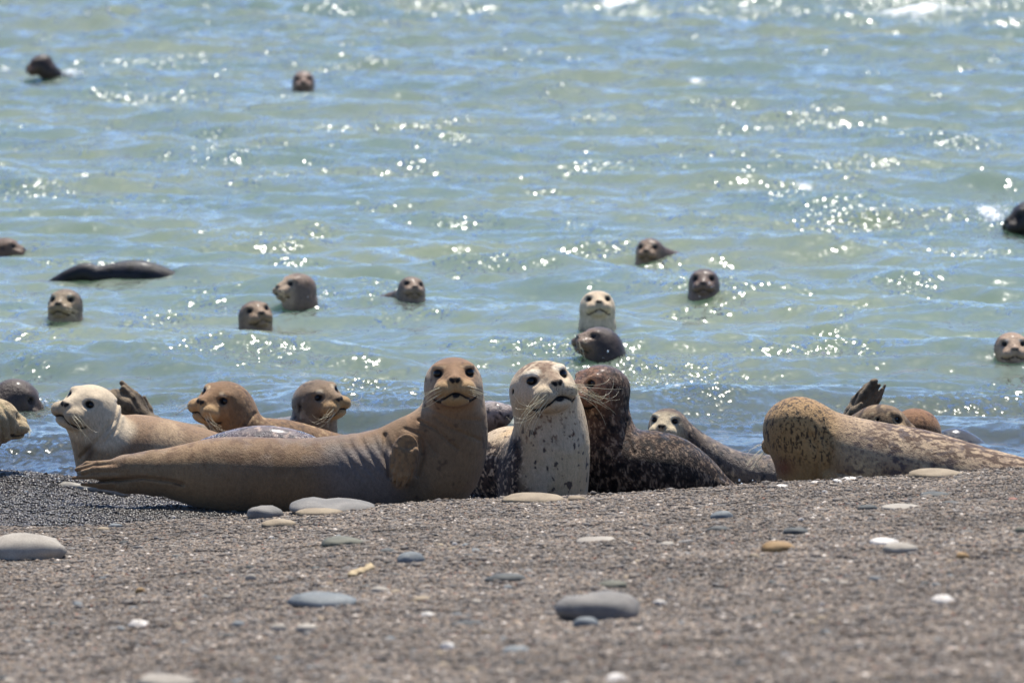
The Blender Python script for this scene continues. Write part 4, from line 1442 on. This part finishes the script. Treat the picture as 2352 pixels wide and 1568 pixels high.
# ------------------------------------------------------------------ small pebbles strewn over the gravel
pr = np.random.default_rng(77)
PEB = [('pale', 'small pale pebble among many strewn on the gravel slope'), ('blue', 'small blue-grey pebble among many strewn on the gravel slope'), ('dark', 'small dark pebble among many strewn on the gravel slope'),
       ('tan', 'small tan pebble among many strewn on the gravel slope'), ('grey', 'small grey pebble among many strewn on the gravel slope')]
peb_me = []
for k in range(8):
    e = 1.0 / (np.abs(ICO2[0]) ** 2.3).sum(1) ** (1 / 2.3)
    pv = ICO2[0] * (0.5 * e + .5)[:, None] * (1 + .5 * (vnoise(ICO2[0] + k * 5.3, 1.2, k) - .5))[:, None] * np.array((1, .7, .42))
    peb_me.append(pv)
for mt, lab in PEB:
    metas = [mesh('pebble', pv, ICO2[1]) for pv in peb_me]
    for me in metas:
        me.materials.append(SM[mt])
    for i in range(40):
        py = 1230 + 345 * pr.random() ** 1.2
        px = pr.uniform(-60, 2410)
        if py < (np.interp(px, CR_PX, CR_PY) + 14):
            continue
        q = on_beach(px, py)
        s_ = pr.uniform(.007, .0125)
        o = link('pebble', metas[pr.integers(8)])
        o.location = (q[0], q[1], q[2] + s_ * .22)
        o.scale = (s_ * 1.25, s_ * 1.25, s_ * pr.uniform(.8, 1.3))
        o.rotation_euler = (pr.normal(0, .15), pr.normal(0, .15), pr.uniform(0, 6.28))
        tag(o, lab, 'pebble', 'small ' + mt + ' pebbles strewn on the gravel')

# ------------------------------------------------------------------ gravel
def pebble_patch(name, n, size, seed, wet):
    r = np.random.default_rng(seed)
    V0, F0 = ico(1)
    Vs, Fs, Cs = [], [], []
    pal = [C(112, 104, 95), C(124, 114, 103), C(138, 127, 114), C(98, 92, 86), C(112, 110, 107), C(84, 80, 76), C(132, 116, 98), C(146, 135, 122), C(118, 107, 95), C(126, 121, 115)]
    tone = r.uniform(.86, 1.12)
    for i in range(n):
        s = size * np.exp(r.normal(0, .38))
        v = V0 * (1 + .16 * r.normal(size=(len(V0), 1))) * np.array((1.0, r.uniform(.6, .95), r.uniform(.3, .55))) * s
        a, b = r.uniform(0, 6.28), r.normal(0, .25)
        ca, sa, cb, sb = math.cos(a), math.sin(a), math.cos(b), math.sin(b)
        v = v @ np.array([[cb, 0, -sb], [0, 1, 0], [sb, 0, cb]]) @ np.array([[ca, sa, 0], [-sa, ca, 0], [0, 0, 1]])
        v = v + np.array((r.uniform(-.06, .06), r.uniform(-.06, .06), s * r.uniform(-.15, .25)))
        Vs.append(v); Fs.append(F0 + i * len(V0))
        col = pal[r.integers(len(pal))] * r.uniform(.9, 1.35)
        if r.random() < .012:
            col = C(214, 206, 196)
        elif r.random() < .012:
            col = C(158, 112, 92) * .9
        if wet:
            col = col * np.array((.25, .23, .205))
        else:
            col = col * tone * np.array((1.11, 1.06, 1.01))
        Cs.append(np.repeat(col[None], len(V0), 0))
    me = mesh(name, np.concatenate(Vs), np.concatenate(Fs), smooth=True)
    set_col(me, 'tint', np.concatenate(Cs))
    return me


def gravel_mat(name, rough, spec):
    m = Mat(name)
    t = m.attr('tint')
    n = m.noise(m.pos(), 500, 2, .6)
    big = m.ramp(m.noise(m.pos(), 2.6, 4, .6), .3, .7, .70, 1.18)
    sc = m.n('ShaderNodeVectorMath', operation='SCALE'); m.l(t, sc.inputs[0]); m.l(big, sc.inputs['Scale'])
    t = sc.outputs[0]
    m.l(m.mix(m.ramp(n, .3, .7), m.mix(.25, t, (.01, .01, .01)), t), m.b.inputs['Base Color'])
    m.b.inputs['Roughness'].default_value = rough
    m.b.inputs['Specular IOR Level'].default_value = spec
    return m.m


def scatter(name, label, pts, size, seed, wet, per, rough, spec):
    gm = gravel_mat(name + '_stones', rough, spec)
    col = bpy.data.collections.new(name + '_patches')
    for k in range(6):
        me = pebble_patch(name + '_patch', per, size, seed + k, wet)
        me.materials.append(gm)
        col.objects.link(bpy.data.objects.new(name + '_patch', me))
    r = np.random.default_rng(seed)
    pm = bpy.data.meshes.new(name)
    pm.vertices.add(len(pts))
    pm.vertices.foreach_set('co', pts.astype(F32).ravel())
    rot = pm.attributes.new('turn', 'FLOAT_VECTOR', 'POINT')
    e = 0.03
    sx = (beach_h(pts[:, 0] + e, pts[:, 1]) - beach_h(pts[:, 0] - e, pts[:, 1])) / (2 * e)
    sy = (beach_h(pts[:, 0], pts[:, 1] + e) - beach_h(pts[:, 0], pts[:, 1] - e)) / (2 * e)
    rv = np.stack([np.arctan(sy), -np.arctan(sx), 0 * sx], 1)
    rot.data.foreach_set('vector', rv.astype(F32).ravel())
    sp = pm.attributes.new('spin', 'FLOAT', 'POINT')
    sp.data.foreach_set('value', r.uniform(0, 6.28, len(pts)).astype(F32))
    o = link(name, pm)
    ng = bpy.data.node_groups.new(name + '_scatter', 'GeometryNodeTree')
    ng.interface.new_socket('Geometry', in_out='INPUT', socket_type='NodeSocketGeometry')
    ng.interface.new_socket('Geometry', in_out='OUTPUT', socket_type='NodeSocketGeometry')
    N = ng.nodes.new
    gi, go = N('NodeGroupInput'), N('NodeGroupOutput')
    ci = N('GeometryNodeCollectionInfo')
    ci.inputs['Collection'].default_value = col
    ci.inputs['Separate Children'].default_value = True
    ci.inputs['Reset Children'].default_value = True
    iop = N('GeometryNodeInstanceOnPoints')
    iop.inputs['Pick Instance'].default_value = True
    at1 = N('GeometryNodeInputNamedAttribute'); at1.data_type = 'FLOAT_VECTOR'; at1.inputs['Name'].default_value = 'turn'
    at2 = N('GeometryNodeInputNamedAttribute'); at2.data_type = 'FLOAT'; at2.inputs['Name'].default_value = 'spin'
    ro = N('GeometryNodeRotateInstances')
    cx = N('ShaderNodeCombineXYZ')
    L = ng.links.new
    m2p = N('GeometryNodeMeshToPoints')
    L(gi.outputs[0], m2p.inputs['Mesh'])
    L(m2p.outputs[0], iop.inputs['Points'])
    L(ci.outputs[0], iop.inputs['Instance'])
    L(at1.outputs[0], iop.inputs['Rotation'])
    L(iop.outputs[0], ro.inputs['Instances'])
    L(at2.outputs[0], cx.inputs['Z'])
    L(cx.outputs[0], ro.inputs['Rotation'])
    L(ro.outputs[0], go.inputs[0])
    md = o.modifiers.new('scatter', 'NODES')
    md.node_group = ng
    tag(o, label, None, kind='stuff')
    return o


def jgrid(x0, x1, y0, y1, st, seed, keep=None):
    r = np.random.default_rng(seed)
    a, b = np.meshgrid(np.arange(x0, x1, st), np.arange(y0, y1, st), indexing='ij')
    a = a.ravel() + r.uniform(-.4, .4, a.size) * st
    b = b.ravel() + r.uniform(-.4, .4, b.size) * st
    if keep is not None:
        k = keep(a, b)
        a, b = a[k], b[k]
    return np.stack([a, b, beach_h(a, b)], 1)


P1 = jgrid(-2.4, 2.4, 9.8, 17.75, .085, 5, lambda a, b: np.abs(a) < .125 * b + .25)
scatter('gravel', 'loose grey-brown gravel covering the slope of the beach', P1, .0039, 700, False, 300, .8, .3)
P2 = jgrid(-2.7, 2.7, 17.7, 19.45, .085, 6)
scatter('wet_gravel', 'dark wet gravel glinting along the water edge', P2, .0045, 800, True, 200, .34, .5)


# ------------------------------------------------------------------ spray
drop_m = Mat('water_drop'); B(drop_m, Base_Color=(.75, .8, .82), Roughness=.08, IOR=1.33, Specular_IOR_Level=.8)


def spray(label, px, py, w, h, n, size, seed):
    p = on_sea(px, py)
    m = p[1] / FPX
    r = np.random.default_rng(seed)
    V0, F0 = ico(1)
    Vs, Fs = [], []
    for i in range(n):
        q = np.array((r.normal(0, w * m * .5), r.normal(0, .06), abs(r.normal(0, h * m * .5))))
        s = size * np.exp(r.normal(0, .5))
        Vs.append(V0 * s * np.array((1, 1, r.uniform(.7, 1.6))) + p + q)
        Fs.append(F0 + i * len(V0))
    o = link('water_splash', mesh('water_splash', np.concatenate(Vs), np.concatenate(Fs)), drop_m.m)
    tag(o, label, 'splash', kind='stuff')


for i, a in enumerate([('droplets thrown up around the dark seal in profile', 1395, 815, 90, 34, 60, .0022), ('droplets round the dark splashing head', 1617, 675, 90, 40, 60, .0026),
                       ('spray bursting before the black lunging seal', 2290, 505, 70, 34, 160, .004), ('spray behind the far dark seal', 165, 178, 26, 20, 50, .005),
                       ('small splash behind the stretching grey seal', 722, 690, 30, 22, 60, .003), ('water frothing at the tail of the dark brown seal', 1695, 1118, 34, 18, 110, .0022),
                       ('froth at the snout of the diving freckled seal', 90, 925, 34, 12, 50, .002), ('foamy wavelet behind the dark brown seal', 1500, 880, 150, 18, 120, .0022)]):
    spray(*a, 900 + i)
print('done', time.time() - T0)
